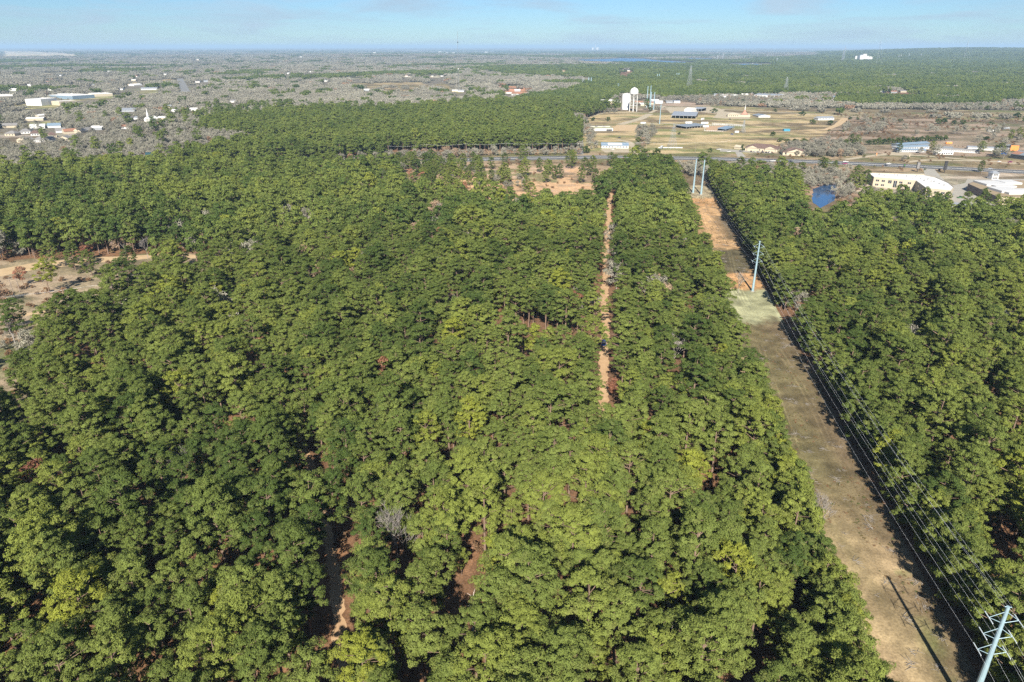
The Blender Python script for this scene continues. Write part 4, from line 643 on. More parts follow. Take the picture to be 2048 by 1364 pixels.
t_pole(1319, 248, 206, 'tall pale pole with crossarms standing in the grass field near the open shed'); t_pole(1236, 185, 167, 'pale pole with crossarms in front of the far pines left of the water tower')
def lattice(a, b, t, wd, label):
    p = at(a, b); h = zfor(a, b, t); o = thing('lattice_tower', label, 'pylon', p, 0.3, 'lattice pylons'); r = 0.11 * max(1, p.y / 900); half = wd / 2
    def cr(s, u, z): k = half * (1 - 0.9 * z / h); return Vector((s * k, u * k, z))
    Q = [(-1, -1), (1, -1), (1, 1), (-1, 1)]
    for s, u in Q: MB().tube(cr(s, u, -0.2), cr(s, u, h), r, r * 0.7, 4).build('leg', M['lattice'], o)
    m = MB(); zs = [h * (1 - (1 - i / 8) ** 1.25) for i in range(9)]
    for z0, z1 in zip(zs[:-1], zs[1:]):
        for (s, u), (s2, u2) in zip(Q, Q[1:] + Q[:1]): m.tube(cr(s, u, z0), cr(s2, u2, z1), r * .55, r * .55, 3, False).tube(cr(s2, u2, z0), cr(s, u, z1), r * .55, r * .55, 3, False).tube(cr(s, u, z1), cr(s2, u2, z1), r * .5, r * .5, 3, False)
    m.build('bracing', M['lattice'], o)
    for z in (h * 0.72, h * 0.84, h * 0.95): MB().tube((-wd * 0.55, 0, z), (wd * 0.55, 0, z), r * .8, r * .8, 4).build('crossarm', M['lattice'], o)
lattice(1344, 297, 247, 9, 'grey lattice pylon standing in the dry field just beyond the highway'); lattice(1377.5, 182, 131, 14, 'tall grey lattice pylon against the far pine forest'); lattice(1166, 172, 157, 10, 'small grey lattice pylon left of the paired poles in far woods'); lattice(1486, 265, 240, 5, 'slim lattice mast in the grass near the arena pens'); lattice(1570, 188, 154, 12, 'grey lattice pylon at the far right pine edge')
for k, (a, b, t) in enumerate([(1752, 132, 62), (1925, 130, 68), (918, 183, 62)]):
    p = at(a, b); h = min(zfor(a, b, t), 163); r = 0.28 * p.y / 2000; o = thing('radio_mast', ['tall thin mast poking above the horizon over the right hills', 'second thin mast on the right horizon, nearer the photo edge', 'tall guyed radio mast above the grey woods left of centre'][k], 'mast', p, 0, 'thin radio masts'); m = MB()
    for i in range(3): q = Vector((math.cos(i * 2.09), math.sin(i * 2.09), 0)) * 0.55; m.tube(q, q + Vector((0, 0, h)), r * 0.5, r * 0.4, 3)
    for i in range(60): z = h * i / 60; A = [Vector((math.cos(j * 2.09) * .55, math.sin(j * 2.09) * .55, z + (j % 2) * h / 120)) for j in range(3)]; [m.tube(A[j], A[(j + 1) % 3] + Vector((0, 0, h / 60)), r * .3, r * .3, 3, False) for j in range(3)]
    m.build('mast_column', M['lattice'], o)
    for z in (h * .38, h * .82): MB().lathe([(1.6, z - 1.2), (1.9, z - .8), (1.9, z + .8), (1.6, z + 1.2)], 8).build('antenna_drum', M['white'] if z < h / 2 else M['shade'], o)
    for i in range(3):
        for z in (h * 0.5, h * 0.95): MB().tube((math.cos(i * 2.09 + .5) * h * .55, math.sin(i * 2.09 + .5) * h * .55, 0), (0, 0, z), r * .13, r * .13, 3, False).build('guy_wire', M['wire'], o)
def wood_pole(a, b, h, k):
    p = at(a, b); o = thing('utility_pole', uniq(lambda q: f'weathered wooden utility pole near the highway, {a / 20.48:.{q}f}% across, {b / 13.64:.{q}f}% down'), 'utility pole', p, 0, 'wooden utility poles'); MB().tube((0, 0, -.2), (0, 0, h), 0.2, 0.13, 7).build('post', M['pole'], o); MB().box(-1.2, -.06, h - 0.9, 1.2, .06, h - 0.75).build('crossarm', M['pole'], o); return p + Vector((0, 0, h - 0.7))
prev = None
for k, (a, b) in enumerate([(774, 312), (854, 309), (932, 307.5), (1012, 306), (1094, 306), (1174, 305), (1292, 304), (1390, 305), (1460, 300)]):
    q = wood_pole(a, b, 12.5, k)
    if prev is not None: wire(prev, q, 1.4, uniq(lambda z: f'roadside utility wire between wooden poles, about {a / 20.48 - 2:.{z}f}% across the photo'), 'roadside utility wires', 0.05, 8)
    prev = q
for a, b, h in ((1687, 311, 15), (1933, 316, 9), (1792, 226, 11), (1895, 231, 11), (2008, 235, 11), (1912, 371, 8), (1963, 349, 8), (27, 588, 9), (40, 584, 8), (1868, 556, 9)): wood_pole(a, b, h, 0)
for i in range(3): wire(at(-200, 610 + i * 3, 9), at(290, 556 - i, 9), 1.5, ['upper', 'middle', 'lower'][i] + ' utility wire crossing the left edge over brush', 'left edge utility wires', 0.014, 10)

# ------------------------------------------------------------------ water tower and tank
def water_tower(a, b, t, r, label, far=False):
    p = at(a, b); h = zfor(a, b, t); o = thing('water_tower', label, 'water tower', p, 0, 'white water towers'); zt = h * 0.69; tk = h - zt; prof = [(r * .30, zt - tk * .16), (r * .75, zt - tk * .02), (r * .98, zt + tk * .16), (r, zt + tk * .3), (r, zt + tk * .42)] + [(r * math.cos(q), zt + tk * .42 + tk * .58 * math.sin(q)) for q in (0.25, 0.5, 0.75, 1.0, 1.25, 1.45)]
    tank = MB().lathe(prof, 28).build('tank', M['white'], o, True); MB().tube((0, 0, h - .2), (0, 0, h + 1.2), .5, .3, 8).build('vent_cap', M['white'], tank); MB().tube((0, 0, 0), (0, 0, zt), r * .11, r * .11, 12).build('riser_pipe', M['white'], o)
    n = 6
    for i in range(n): q = 2 * math.pi * i / n + .3; MB().tube((r * 1.02 * math.cos(q), r * 1.02 * math.sin(q), -.2), (r * .92 * math.cos(q), r * .92 * math.sin(q), zt + tk * .25), .5, .42, 10).build('leg', M['white'], o)
    m = MB()
    for z in (zt * .36, zt * .7):
        for i in range(n): q = 2 * math.pi * i / n + .3; q2 = q + 2 * math.pi / n; m.tube((r * math.cos(q), r * math.sin(q), z), (r * math.cos(q2), r * math.sin(q2), z), .22, .22, 5).tube((r * math.cos(q), r * math.sin(q), z), (r * .95 * math.cos(q2), r * .95 * math.sin(q2), z + zt * .33), .08, .08, 4).tube((r * math.cos(q2), r * math.sin(q2), z), (r * .95 * math.cos(q), r * .95 * math.sin(q), z + zt * .33), .08, .08, 4)
    m.build('bracing', M['white'], o); m = MB(); m.lathe([(r * 1.12, zt + tk * .20), (r * 1.12, zt + tk * .215)], 28); m.build('balcony', M['white'], o)
water_tower(1266, 223, 175, 8.3, 'white domed water tower on six legs beside the tall white tank')
water_tower(880, 108.5, 103, 9 * 3.2, 'tiny far white water tower near the horizon left of the mast')
p = at(1251, 219); h = zfor(1251, 219, 187); o = thing('water_tank', 'tall plain white cylindrical tank next to the domed water tower', 'water tank', p); MB().lathe([(8.3, 0), (8.3, h * .97), (8.0, h * .985), (4, h * 1.0), (.5, h * 1.012)], 32).build('shell', M['white'], o, True); m = MB(); m.lathe([(8.5, h * .95), (8.5, h * .958)], 32); m.build('rim', M['unit'], o)
m = MB(); [m.tube((8.5, s, 0), (8.5, s, h * .97), .06, .06, 4) for s in (-.35, .35)]; m.build('ladder', M['unit'], o)

# ------------------------------------------------------------------ buildings
def windows(o, w, h, n, rows, wm, ww=1.5, wh=1.3, y=-0.03, x0=None, x1=None, door=False):
    x0 = -w / 2 + 1 if x0 is None else x0; x1 = w / 2 - 1 if x1 is None else x1
    for r in range(rows):
        for i in range(n):
            x = x0 + (x1 - x0) * (i + .5) / n; z = h * (r + .42) / rows
            if door and r == 0 and i == n // 2: MB().box(x - .6, y - .02, .02, x + .6, .05, 2.2).build('door', M['brown'], o); continue
            f = MB().box(x - ww / 2, y, z - wh * .4, x + ww / 2, .05, z + wh * .6).build('window', wm, o)
def bld(name, label, cat, p0, p1, d, h, roof='gable', rh=2.0, wm='white', rm='grey', nwin=0, rows=1, ov=.5, group=None, door=False, gables=0, wmat='dark', fascia=None):
    A = at(*p0); B = at(*p1); w = (B - A).length; mid = (A + B) / 2; rz = math.atan2(B.y - A.y, B.x - A.x); o = thing(name, label, cat, mid, rz, group); x = w / 2
    mid.z = hz(mid.x, mid.y) if mid.y > 3000 else 0; o.location = mid
    wb = MB()
    if roof == 'gable':     # ridge along the front
        MB().box(-x, 0, -.3, x, d, h).build('wall', M[wm], o); wb = MB()
        for s in (-1, 1): wb.prism([(0, 0)] * 3, 0, 0) if False else None
        r = MB(); a, b_, c = (-ov, h - .25), (d / 2, h + rh), (d + ov, h - .25); X = x + ov
        r.quad((-X, a[0], a[1]), (X, a[0], a[1]), (X, b_[0], b_[1]), (-X, b_[0], b_[1])).quad((-X, b_[0], b_[1]), (X, b_[0], b_[1]), (X, c[0], c[1]), (-X, c[0], c[1])).quad((-X, a[0], a[1] - .25), (-X, c[0], c[1] - .25), (X, c[0], c[1] - .25), (X, a[0], a[1] - .25)).quad((-X, a[0], a[1] - .25), (X, a[0], a[1] - .25), (X, a[0], a[1]), (-X, a[0], a[1])).quad((-X, c[0], c[1] - .25), (-X, c[0], c[1]), (X, c[0], c[1]), (X, c[0], c[1] - .25))
        ro = r.build('roof', M[rm], o); g = MB()
        for s in (-X, X): g.poly([(s, a[0], a[1] - .25), (s, c[0], c[1] - .25), (s, c[0], c[1]), (s, b_[0], b_[1]), (s, a[0], a[1])])
        g.build('gable_end', M[wm], o)
    elif roof == 'front':   # gable facing the viewer
        MB().box(-x, 0, -.3, x, d, h).build('wall', M[wm], o); X = x + ov; r = MB()
        r.quad((-X, -ov, h - .3), (0, -ov, h + rh), (0, d + ov, h + rh), (-X, d + ov, h - .3)).quad((0, -ov, h + rh), (X, -ov, h - .3), (X, d + ov, h - .3), (0, d + ov, h + rh)).quad((-X, -ov, h - .5), (X, -ov, h - .5), (X, d + ov, h - .5), (-X, d + ov, h - .5)).quad((-X, -ov, h - .5), (-X, -ov, h - .3), (-X, d + ov, h - .3), (-X, d + ov, h - .5)).quad((X, -ov, h - .5), (X, d + ov, h - .5), (X, d + ov, h - .3), (X, -ov, h - .3)); r.build('roof', M[rm], o)
        g = MB()
        for y in (-ov - .02, d + ov + .02): g.poly([(-X, y, h - .5), (X, y, h - .5), (X, y, h - .3), (0, y, h + rh), (-X, y, h - .3)])
        g.build('gable_end', M[wm], o)
    elif roof == 'hip':
        MB().box(-x, 0, -.3, x, d, h).build('wall', M[wm], o); X = x + ov; k = min(x * .8, d / 2); r = MB(); e = [(-X, -ov, h - .1), (X, -ov, h - .1), (X, d + ov, h - .1), (-X, d + ov, h - .1)]; t0 = (-X + k, d / 2, h + rh); t1_ = (X - k, d / 2, h + rh)
        r.quad(e[0], e[1], t1_, t0).quad(e[2], e[3], t0, t1_).poly([e[1], e[2], t1_]).poly([e[3], e[0], t0]).quad(*[(q[0], q[1], q[2] - .2) for q in e[::-1]])
        for i in range(4): u, v = e[i], e[(i + 1) % 4]; r.quad((u[0], u[1], u[2] - .2), (v[0], v[1], v[2] - .2), v, u)
        r.build('roof', M[rm], o)
        for gi in range(gables):
            gx = -x * .55 + gi * x * 1.1 if gables > 1 else 0; gw = w * .16; g = MB().box(gx - gw, -1.4, -.2, gx + gw, .5, h - .02); g.build('porch_wall', M[wm], o); q = MB(); q.quad((gx - gw - .5, -2, h - .1), (gx, -2, h + rh * .62), (gx, d * .4, h + rh * .62), (gx - gw - .5, d * .1, h - .1)).quad((gx, -2, h + rh * .62), (gx + gw + .5, -2, h - .1), (gx + gw + .5, d * .1, h - .1), (gx, d * .4, h + rh * .62)); q.build('porch_roof', M[rm], o); MB().poly([(gx - gw - .5, -2.02, h - .1), (gx + gw + .5, -2.02, h - .1), (gx, -2.02, h + rh * .62)]).poly([(gx - gw - .5, -1.98, h - .1), (gx, -1.98, h + rh * .62), (gx + gw + .5, -1.98, h - .1)]).build('porch_gable', M[wm], o)
    elif roof in ('flat', 'shed'):
        MB().box(-x, 0, -.3, x, d, h).build('wall', M[wm], o); X = x + (ov if roof == 'shed' else -.35); m = MB()
        if roof == 'flat': m.box(-X, .35, h - .25, X, d - .35, h + .05); pr = MB(); pr.box(-x - .02, -.02, h, x + .02, .33, h + .7).box(-x - .02, d - .33, h, x + .02, d + .02, h + .7).box(-x - .02, .33, h, -x + .33, d - .33, h + .7).box(x - .33, .33, h, x + .02, d - .33, h + .7); pr.build('parapet', M[fascia or wm], o)
        else: k = len(m.v); m.v += [(-X, -ov, h), (X, -ov, h), (X, d + ov, h + rh), (-X, d + ov, h + rh), (-X, -ov, h + .3), (X, -ov, h + .3), (X, d + ov, h + rh + .3), (-X, d + ov, h + rh + .3)]; m.f += [tuple(k + i for i in q) for q in ((3, 2, 1, 0), (4, 5, 6, 7), (0, 1, 5, 4), (1, 2, 6, 5), (2, 3, 7, 6), (3, 0, 4, 7))]
        m.build('roof', M[rm], o)
    if nwin: windows(o, w, h, nwin, rows, M[wmat], min(1.6, w / nwin * .55), min(1.4, h / rows * .5), door=door)
    return o, w
# by the highway
o, w = bld('metal_building', 'long low metal building with blue-grey roof and white roof panel', 'building', (1203, 296.5), (1257, 297), 20, 3.6, 'gable', 2.6, 'white', 'bluer', 9, door=True)
MB().quad((-9, .9, 4.05), (9, .9, 4.05), (9, 8, 5.85), (-9, 8, 5.85)).build('roof_panel', M['white'], o)
o, w = bld('farm_building', 'wide pale building with white edges and flat olive roof on the slope', 'building', (1178, 262), (1226, 262), 36, 3.0, 'flat', 0, 'white', 'olive', 0); MB().box(-w * .36, -.05, .2, -w * .31, .1, 2.4).build('door', M['shade'], o); MB().box(w * .22, -.05, .2, w * .46, .1, 2.6).build('door', M['shade'], o); [MB().box(x, y, 3.05, x + 4, y + 7, 3.8).build('roof_vent', M['greysh'], o) for x, y in ((-6, 26), (6, 22))]
bld('warehouse', 'long white warehouse in front of the far pines left of the tank', 'building', (1196, 207.5), (1232, 207.5), 24, 6, 'gable', 2.5, 'cream', 'white', 0); bld('barn', 'white shed joined to the right end of the long warehouse', 'building', (1230, 207), (1241, 207), 16, 5, 'front', 2, 'white', 'white', 0)
bld('cabin', 'pale flat cabin among trees left of the water tower', 'building', (1136, 211), (1153, 211), 14, 3.5, 'gable', 1.5, 'cream', 'unit', 0); bld('house', 'white-roofed house peeking out of the pine edge by the side road', 'house', (1121, 255), (1133, 257), 10, 3, 'gable', 2.5, 'white', 'white', 0)
def shed_open(label, p0, p1, d, h, rh, rm):
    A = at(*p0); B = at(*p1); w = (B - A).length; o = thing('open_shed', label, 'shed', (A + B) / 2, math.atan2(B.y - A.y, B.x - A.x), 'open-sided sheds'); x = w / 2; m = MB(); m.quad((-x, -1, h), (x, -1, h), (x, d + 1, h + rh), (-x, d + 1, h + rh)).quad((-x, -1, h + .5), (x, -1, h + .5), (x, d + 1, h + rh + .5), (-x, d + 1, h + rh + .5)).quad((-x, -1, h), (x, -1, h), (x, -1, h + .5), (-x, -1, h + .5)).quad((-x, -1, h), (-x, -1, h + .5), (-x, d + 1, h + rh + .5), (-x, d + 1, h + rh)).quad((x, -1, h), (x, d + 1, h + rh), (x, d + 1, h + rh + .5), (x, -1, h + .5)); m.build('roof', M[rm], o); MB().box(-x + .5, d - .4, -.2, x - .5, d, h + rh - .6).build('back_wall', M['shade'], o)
    n = max(3, int(w / 7))
    for i in range(n + 1): MB().tube((-x + .5 + (w - 1) * i / n, 0, -.2), (-x + .5 + (w - 1) * i / n, 0, h + .02), .18, .18, 6).build('post', M['unit'], o)
shed_open('large open shed with pale sloping roof and dark front in the grass', (1342, 236.5), (1392, 238), 42, 5, 3.4, 'silver'); shed_open('smaller white-roofed open shed behind the large open shed', (1384, 222.5), (1403, 223.5), 26, 5, 1, 'silver')
bld('tent_hall', 'bright white low hall left of the smaller open shed roof', 'building', (1368, 223), (1383, 224), 26, 4, 'gable', 3, 'white', 'white', 0)
shed_open('long grey-roofed stall shed left of the dirt arena', (1372, 258), (1412, 254), 22, 3, 1, 'grey'); shed_open('blue-roofed canopy on the right end of the dirt arena', (1450, 263), (1468, 258), 12, 3, .8, 'bluer')
A_ = pxl((1408, 262.5), (1445, 263.5), (1464, 258), (1456, 251), (1412, 251.5)); o = thing('arena_fence', 'white rail fence ringing the brown dirt arena', 'fence', (A_[0][0], A_[0][1], 0)); of = Vector((A_[0][0], A_[0][1], 0)); m = MB()
for u, v in zip(A_, A_[1:] + A_[:1]):
    u = Vector((*u, 0)) - of; v = Vector((*v, 0)) - of
    for z in (.7, 1.5): m.tube(u + Vector((0, 0, z)), v + Vector((0, 0, z)), .14, .14, 4, False)
    for i in range(10): q = u.lerp(v, i / 10); m.tube(q - Vector((0, 0, .1)), q + Vector((0, 0, 1.6)), .16, .16, 5)
m.build('rails', M['white'], o)
def pens(p0, p1, p2, nx, ny):
    A = at(*p0); B = at(*p1); Cc = at(*p2); o = thing('cattle_pens', 'rows of white pipe pens behind the dirt arena', 'pens', A); m = MB(); U = B - A; V = Cc - A
    for i in range(nx + 1): m.tube(U * (i / nx) + Vector((0, 0, 1.2)), U * (i / nx) + V + Vector((0, 0, 1.2)), .16, .16, 4, False); [m.tube(U * (i / nx) + V * (j / ny) - Vector((0, 0, .1)), U * (i / nx) + V * (j / ny) + Vector((0, 0, 1.5)), .18, .18, 4) for j in range(ny + 1)]
    for j in range(ny + 1): m.tube(V * (j / ny) + Vector((0, 0, 1.2)), U + V * (j / ny) + Vector((0, 0, 1.2)), .16, .16, 4, False)
    m.build('rails', M['white'], o)
pens((1425, 250), (1490, 254), (1424, 247), 16, 3)
o, w = bld('church', 'cream church with terracotta spire roof in its own parking lot', 'church', (1455, 233.5), (1478, 234), 22, 4.5, 'hip', 2.2, 'cream', 'cream', 5); MB().box(w * .5, 4, -.2, w * .5 + 20, 26, 3.4).build('hall', M['cream'], o); MB().lathe([(7.5, 3.9), (4.8, 5.6), (2.4, 8.4), (.9, 11.5)], 8, (w * .5 + 10, 15)).build('steeple_roof', M['steeple'], o); MB().lathe([(.85, 11.3), (.7, 15), (.1, 21)], 8, (w * .5 + 10, 15)).build('spire', M['white'], o)
bld('house', 'small grey-roofed house right of the church parking lot', 'house', (1505, 232), (1517, 235), 22, 3, 'gable', 1.6, 'white', 'grey', 0)
bld('house', 'long white house between dark trees where the tan road bends', 'house', (1636, 240.5), (1668, 240), 14, 3.6, 'gable', 2.4, 'white', 'silver', 5); 
bld('lodge', 'brown-roofed lodge with two cream gables left of its twin', 'building', (1490, 301), (1554, 305), 22, 4, 'hip', 4.2, 'cream', 'brown', 10, door=True, gables=2)
o, w = bld('lodge', 'brown-roofed lodge with one wide cream gable, right of its twin', 'building', (1565, 310.5), (1616, 312), 24, 4.0, 'hip', 4.0, 'cream', 'brown', 6, gables=0); MB().box(-w * .36, -1.4, -.2, w * .36, .5, 3.98).build('porch_wall', M['cream'], o); q = MB(); q.quad((-w * .40, -2, 3.7), (0, -2, 7.6), (0, 11, 7.6), (-w * .40, 4, 3.9)).quad((0, -2, 7.6), (w * .40, -2, 3.7), (w * .40, 4, 3.9), (0, 11, 7.6)); q.build('porch_roof', M['brown'], o); MB().poly([(-w * .4, -2.05, 3.7), (w * .4, -2.05, 3.7), (0, -2.05, 7.6)]).build('porch_gable', M['cream'], o)
o = thing('blue_spruce', 'dark blue-green cone tree at the left end of the brown-roofed lodge', 'tree', at(1484, 304)); V, T = puff(1500, 9, 2.6, 16, .9, 60, .6, .4, .05, .9); c = bpy.data.objects.new('crown', mesh_of('spruce_crown', V, T, [M['juniper']])); COL.objects.link(c); c.parent = o; c['tint'] = .2; MB().tube((0, 0, -.2), (0, 0, 4), .2, .1, 6).build('trunk', M['bark'], o)
bld('garage', 'small cream garage left of the brown-roofed lodges', 'garage', (1468, 297.5), (1480, 299), 8, 3, 'gable', 1.6, 'cream', 'cream', 0)
# storage sheds
bld('storage_shed', 'front blue-grey storage shed with pale door row, left group', 'shed', (1793, 304.5), (1851, 305), 9, 3.2, 'gable', 1.0, 'silver', 'bluer', 14, wmat='white'); bld('storage_shed', 'rear blue-grey storage shed behind its twin, left group', 'shed', (1797, 300), (1858, 298), 12, 3.2, 'gable', 1.4, 'white', 'bluer', 12, wmat='silver'); bld('storage_shed', 'hindmost blue-roofed storage shed with dark gable end', 'shed', (1799, 295), (1859, 291), 13, 3.4, 'gable', 1.4, 'grey', 'bluer', 0)
bld('storage_office', 'small white office with dark windows in front of the storage sheds', 'office', (1871, 309), (1906, 309.5), 7, 3, 'flat', 0, 'white', 'white', 7, wmat='dark'); bld('storage_shed', 'long storage shed with a row of white doors right of the office', 'shed', (1878, 302), (1958, 307), 10, 3.2, 'gable', 1.0, 'white', 'greysh', 18, wmat='silver'); bld('storage_shed', 'long pale-roofed storage shed behind the row of white doors', 'shed', (1935, 299), (2016, 303), 12, 3.2, 'gable', 1.0, 'white', 'silver', 0); bld('storage_shed', 'short storage shed with teal-grey roof left of the long row', 'shed', (1872, 300), (1905, 301), 9, 3.2, 'gable', 1.0, 'silver', 'grey', 0)
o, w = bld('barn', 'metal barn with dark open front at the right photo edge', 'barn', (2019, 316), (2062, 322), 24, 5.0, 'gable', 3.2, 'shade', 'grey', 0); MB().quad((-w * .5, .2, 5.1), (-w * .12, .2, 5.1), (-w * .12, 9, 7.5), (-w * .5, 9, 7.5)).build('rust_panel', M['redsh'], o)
def container(label, p0, p1, d, h, m): 
    A = at(*p0); B = at(*p1); w = (B - A).length; o = thing('shipping_container', label, 'container', (A + B) / 2, math.atan2(B.y - A.y, B.x - A.x), 'shipping containers'); b = MB().box(-w / 2, 0, 0, w / 2, d, h)
    for i in range(int(w / .5)): x = -w / 2 + .25 + i * .5; b.box(x - .1, -.06, .2, x + .1, -.003, h - .2)
    b.build('body', M[m], o); MB().box(-w / 2 - .04, -.1, h + .003, w / 2 + .04, d + .1, h + .12).build('roof', M[m], o)
container('tall orange box beside the barn at the right edge', (2020, 301), (2036, 302), 5, 6, 'orange'); container('blue container half hidden by a tree near the barn', (2001, 309), (2013, 310), 3, 5, 'blue'); container('blue tarp-covered box alone on the grass hill', (1568, 262.5), (1580, 262.5), 6, 3, 'teal')
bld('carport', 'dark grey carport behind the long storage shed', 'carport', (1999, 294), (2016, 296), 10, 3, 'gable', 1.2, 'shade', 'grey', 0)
# offices right of the pond
def tower_block():
    H_ = 8.2; rp_ = [(1736, 346), (1748, 355), (1832, 362), (1853, 377), (1902, 382), (1908, 375), (1897, 366), (1872, 355), (1848, 350), (1795, 348)]; W = [at(a, b, H_) for a, b in rp_]; base = at(1820, 385); poly = [(v.x - base.x, v.y - base.y) for v in W]
    o = thing('office_building', 'two-storey cream office building with bent plan and white flat roof', 'office building', base); MB().prism(poly, -.3, H_ - .3).build('wall', M['cream'], o)
    cx = sum(q[0] for q in poly) / len(poly); cy = sum(q[1] for q in poly) / len(poly); ins = [(cx + (q[0] - cx) * .985, cy + (q[1] - cy) * .985) for q in poly]; MB().prism(ins, H_ - .29, H_ - .1).build('roof', M['roofwhite'], o)
    pa = MB(); n = len(poly)
    for i in range(n):
        a, b = Vector(poly[i]), Vector(poly[(i + 1) % n]); d = (b - a).normalized(); nn = Vector((d.y, -d.x)) * -.2; q = [a - nn * .1, b - nn * .1, b + nn, a + nn]; pa.prism([tuple(v) for v in (q if True else q)], H_ - .3, H_ + .45 + .004 * i)
    pa.build('parapet', M['cream'], o)
    def face(i, spec):
        a, b = Vector(poly[i]), Vector(poly[i + 1]); d = (b - a).normalized(); nn = Vector((d.y, -d.x)); 
        if nn.y > 0: nn = -nn
        L_ = (b - a).length; t = bpy.data.objects
        for (u, z0, z1, wd) in spec:
            c = a + d * (L_ * u); m = MB(); p = [c - d * wd / 2 + nn * .06, c + d * wd / 2 + nn * .06, c + d * wd / 2 - nn * .02, c - d * wd / 2 - nn * .02]; w_ = MB().prism([tuple(v) for v in p], z0, z1).build('window', M['dark'], o)
            s = MB().prism([tuple(c - d * .07 + nn * .09), tuple(c + d * .07 + nn * .09), tuple(c + d * .07 + nn * .061), tuple(c - d * .07 + nn * .061)], z0, z1).build('mullion', M['white'], w_)
    face(1, [(u, 5.0, 6.6, 2.6) for u in (.1, .24, .66, .86)] + [(.40, 4.2, 6.9, 2.8), (.53, .8, 6.9, 2.8)] + [(u, 1.2, 2.8, 2.6) for u in (.1, .24, .66, .86)]); face(3, [(u, 5.0, 6.6, 2.6) for u in (.42, .70)] + [(.13, .8, 6.9, 2.8), (.9, .8, 6.9, 2.8)] + [(u, 1.2, 2.8, 2.6) for u in (.42, .70)]); face(2, [(u, 4.6, 6.6, 3.0) for u in (.3, .7)] + [(u, 1.0, 2.8, 3.0) for u in (.3, .7)])
    rs = random.Random(3)
    for a, b in ((1790, 351), (1797, 351), (1770, 352), (1833, 354), (1840, 353), (1836, 352), (1858, 359), (1864, 363), (1870, 364), (1880, 368), (1843, 358), (1815, 353), (1826, 357), (1890, 371), (1850, 362), (1760, 350)):
        v = at(a, b, H_) - base; k = rs.uniform(.5, 1.0); MB().box(v.x - k, v.y - k, H_ - .099, v.x + k, v.y + k, H_ + rs.uniform(.6, 1.3)).build('rooftop_unit', M['unit'], o)
tower_block()
def store():
    H_ = 6.0; W = [at(a, b, H_) for a, b in ((1936, 368), (1999, 396), (2090, 395), (2090, 361), (1955, 361))]; base = at(2000, 410); poly = [(v.x - base.x, v.y - base.y) for v in W]; o = thing('flat_roofed_building', 'long flat tan-roofed building with rooftop units at the right edge', 'building', base)
    MB().prism(poly, -.3, H_ - .3).build('wall', M['brick'], o); a, b = Vector(poly[1]), Vector(poly[2]); MB().prism([tuple(a + Vector((-.05, -.08))), tuple(b + Vector((0, -.08))), tuple(b + Vector((0, .1))), tuple(a + Vector((0, .1)))], -.2, H_ + .4).build('front_wall', M['tanw'], o)
    cx = sum(q[0] for q in poly) / 5; cy = sum(q[1] for q in poly) / 5; MB().prism([(cx + (q[0] - cx) * .985, cy + (q[1] - cy) * .985) for q in poly], H_ - .29, H_ - .1).build('roof', M['rooftan'], o)
    pa = MB(); 
    for i in range(5):
        if i == 1: continue
        a, b = Vector(poly[i]), Vector(poly[(i + 1) % 5]); d = (b - a).normalized(); nn = Vector((-d.y, d.x)); pa.prism([tuple(a - nn * .03), tuple(b - nn * .03), tuple(b + nn * .3), tuple(a + nn * .3)], H_ - .3, H_ + .42 + i * .004)
    pa.build('parapet', M['brick'], o)
    for (x0, y0, x1, y1, hh) in ((1973, 372, 1990, 364, 2.6), (1992, 375, 2012, 369, 2.0), (2003, 386, 2016, 377, 3.0), (2018, 389, 2052, 380, 2.4), (2010, 369, 2022, 363, 2.6), (2045, 386, 2056, 380, 2)):
        p, q = at(x0, y0, H_) - base, at(x1, y1, H_) - base; MB().box(min(p.x, q.x), min(p.y, q.y), H_ - .099, max(p.x, q.x), max(p.y, q.y), H_ + hh * .6).build('rooftop_unit', M['unit'], o)
    for x in (2018, 2021.5, 2037, 2040.5): p = at(x, 404) - base; MB().box(p.x - .5, Vector(poly[1]).y - .16, 1.0, p.x + .5, Vector(poly[1]).y + .05, 3.0).build('window', M['dark'], o)
    e = Vector(poly[1]) - Vector(poly[0])
    for i in range(1, 7): c = Vector(poly[0]) + e * (i / 7); nn = Vector((e.y, -e.x)).normalized(); nn = nn if nn.y < 0 else -nn; MB().tube((c.x + nn.x * .1, c.y + nn.y * .1, -.2), (c.x + nn.x * .1, c.y + nn.y * .1, H_), .09, .09, 5).build('downpipe', M['unit'], o)
store()
bld('shed', 'grey-roofed shed with white wall between forest edge and parking lot', 'shed', (1902, 420), (1972, 428), 11, 4, 'gable', 1.4, 'white', 'silver', 0); bld('kiosk', 'small white tower hut behind the tan-roofed building', 'hut', (1983, 359), (1996, 359), 7, 6, 'hip', 2, 'white', 'silver', 3, 2)
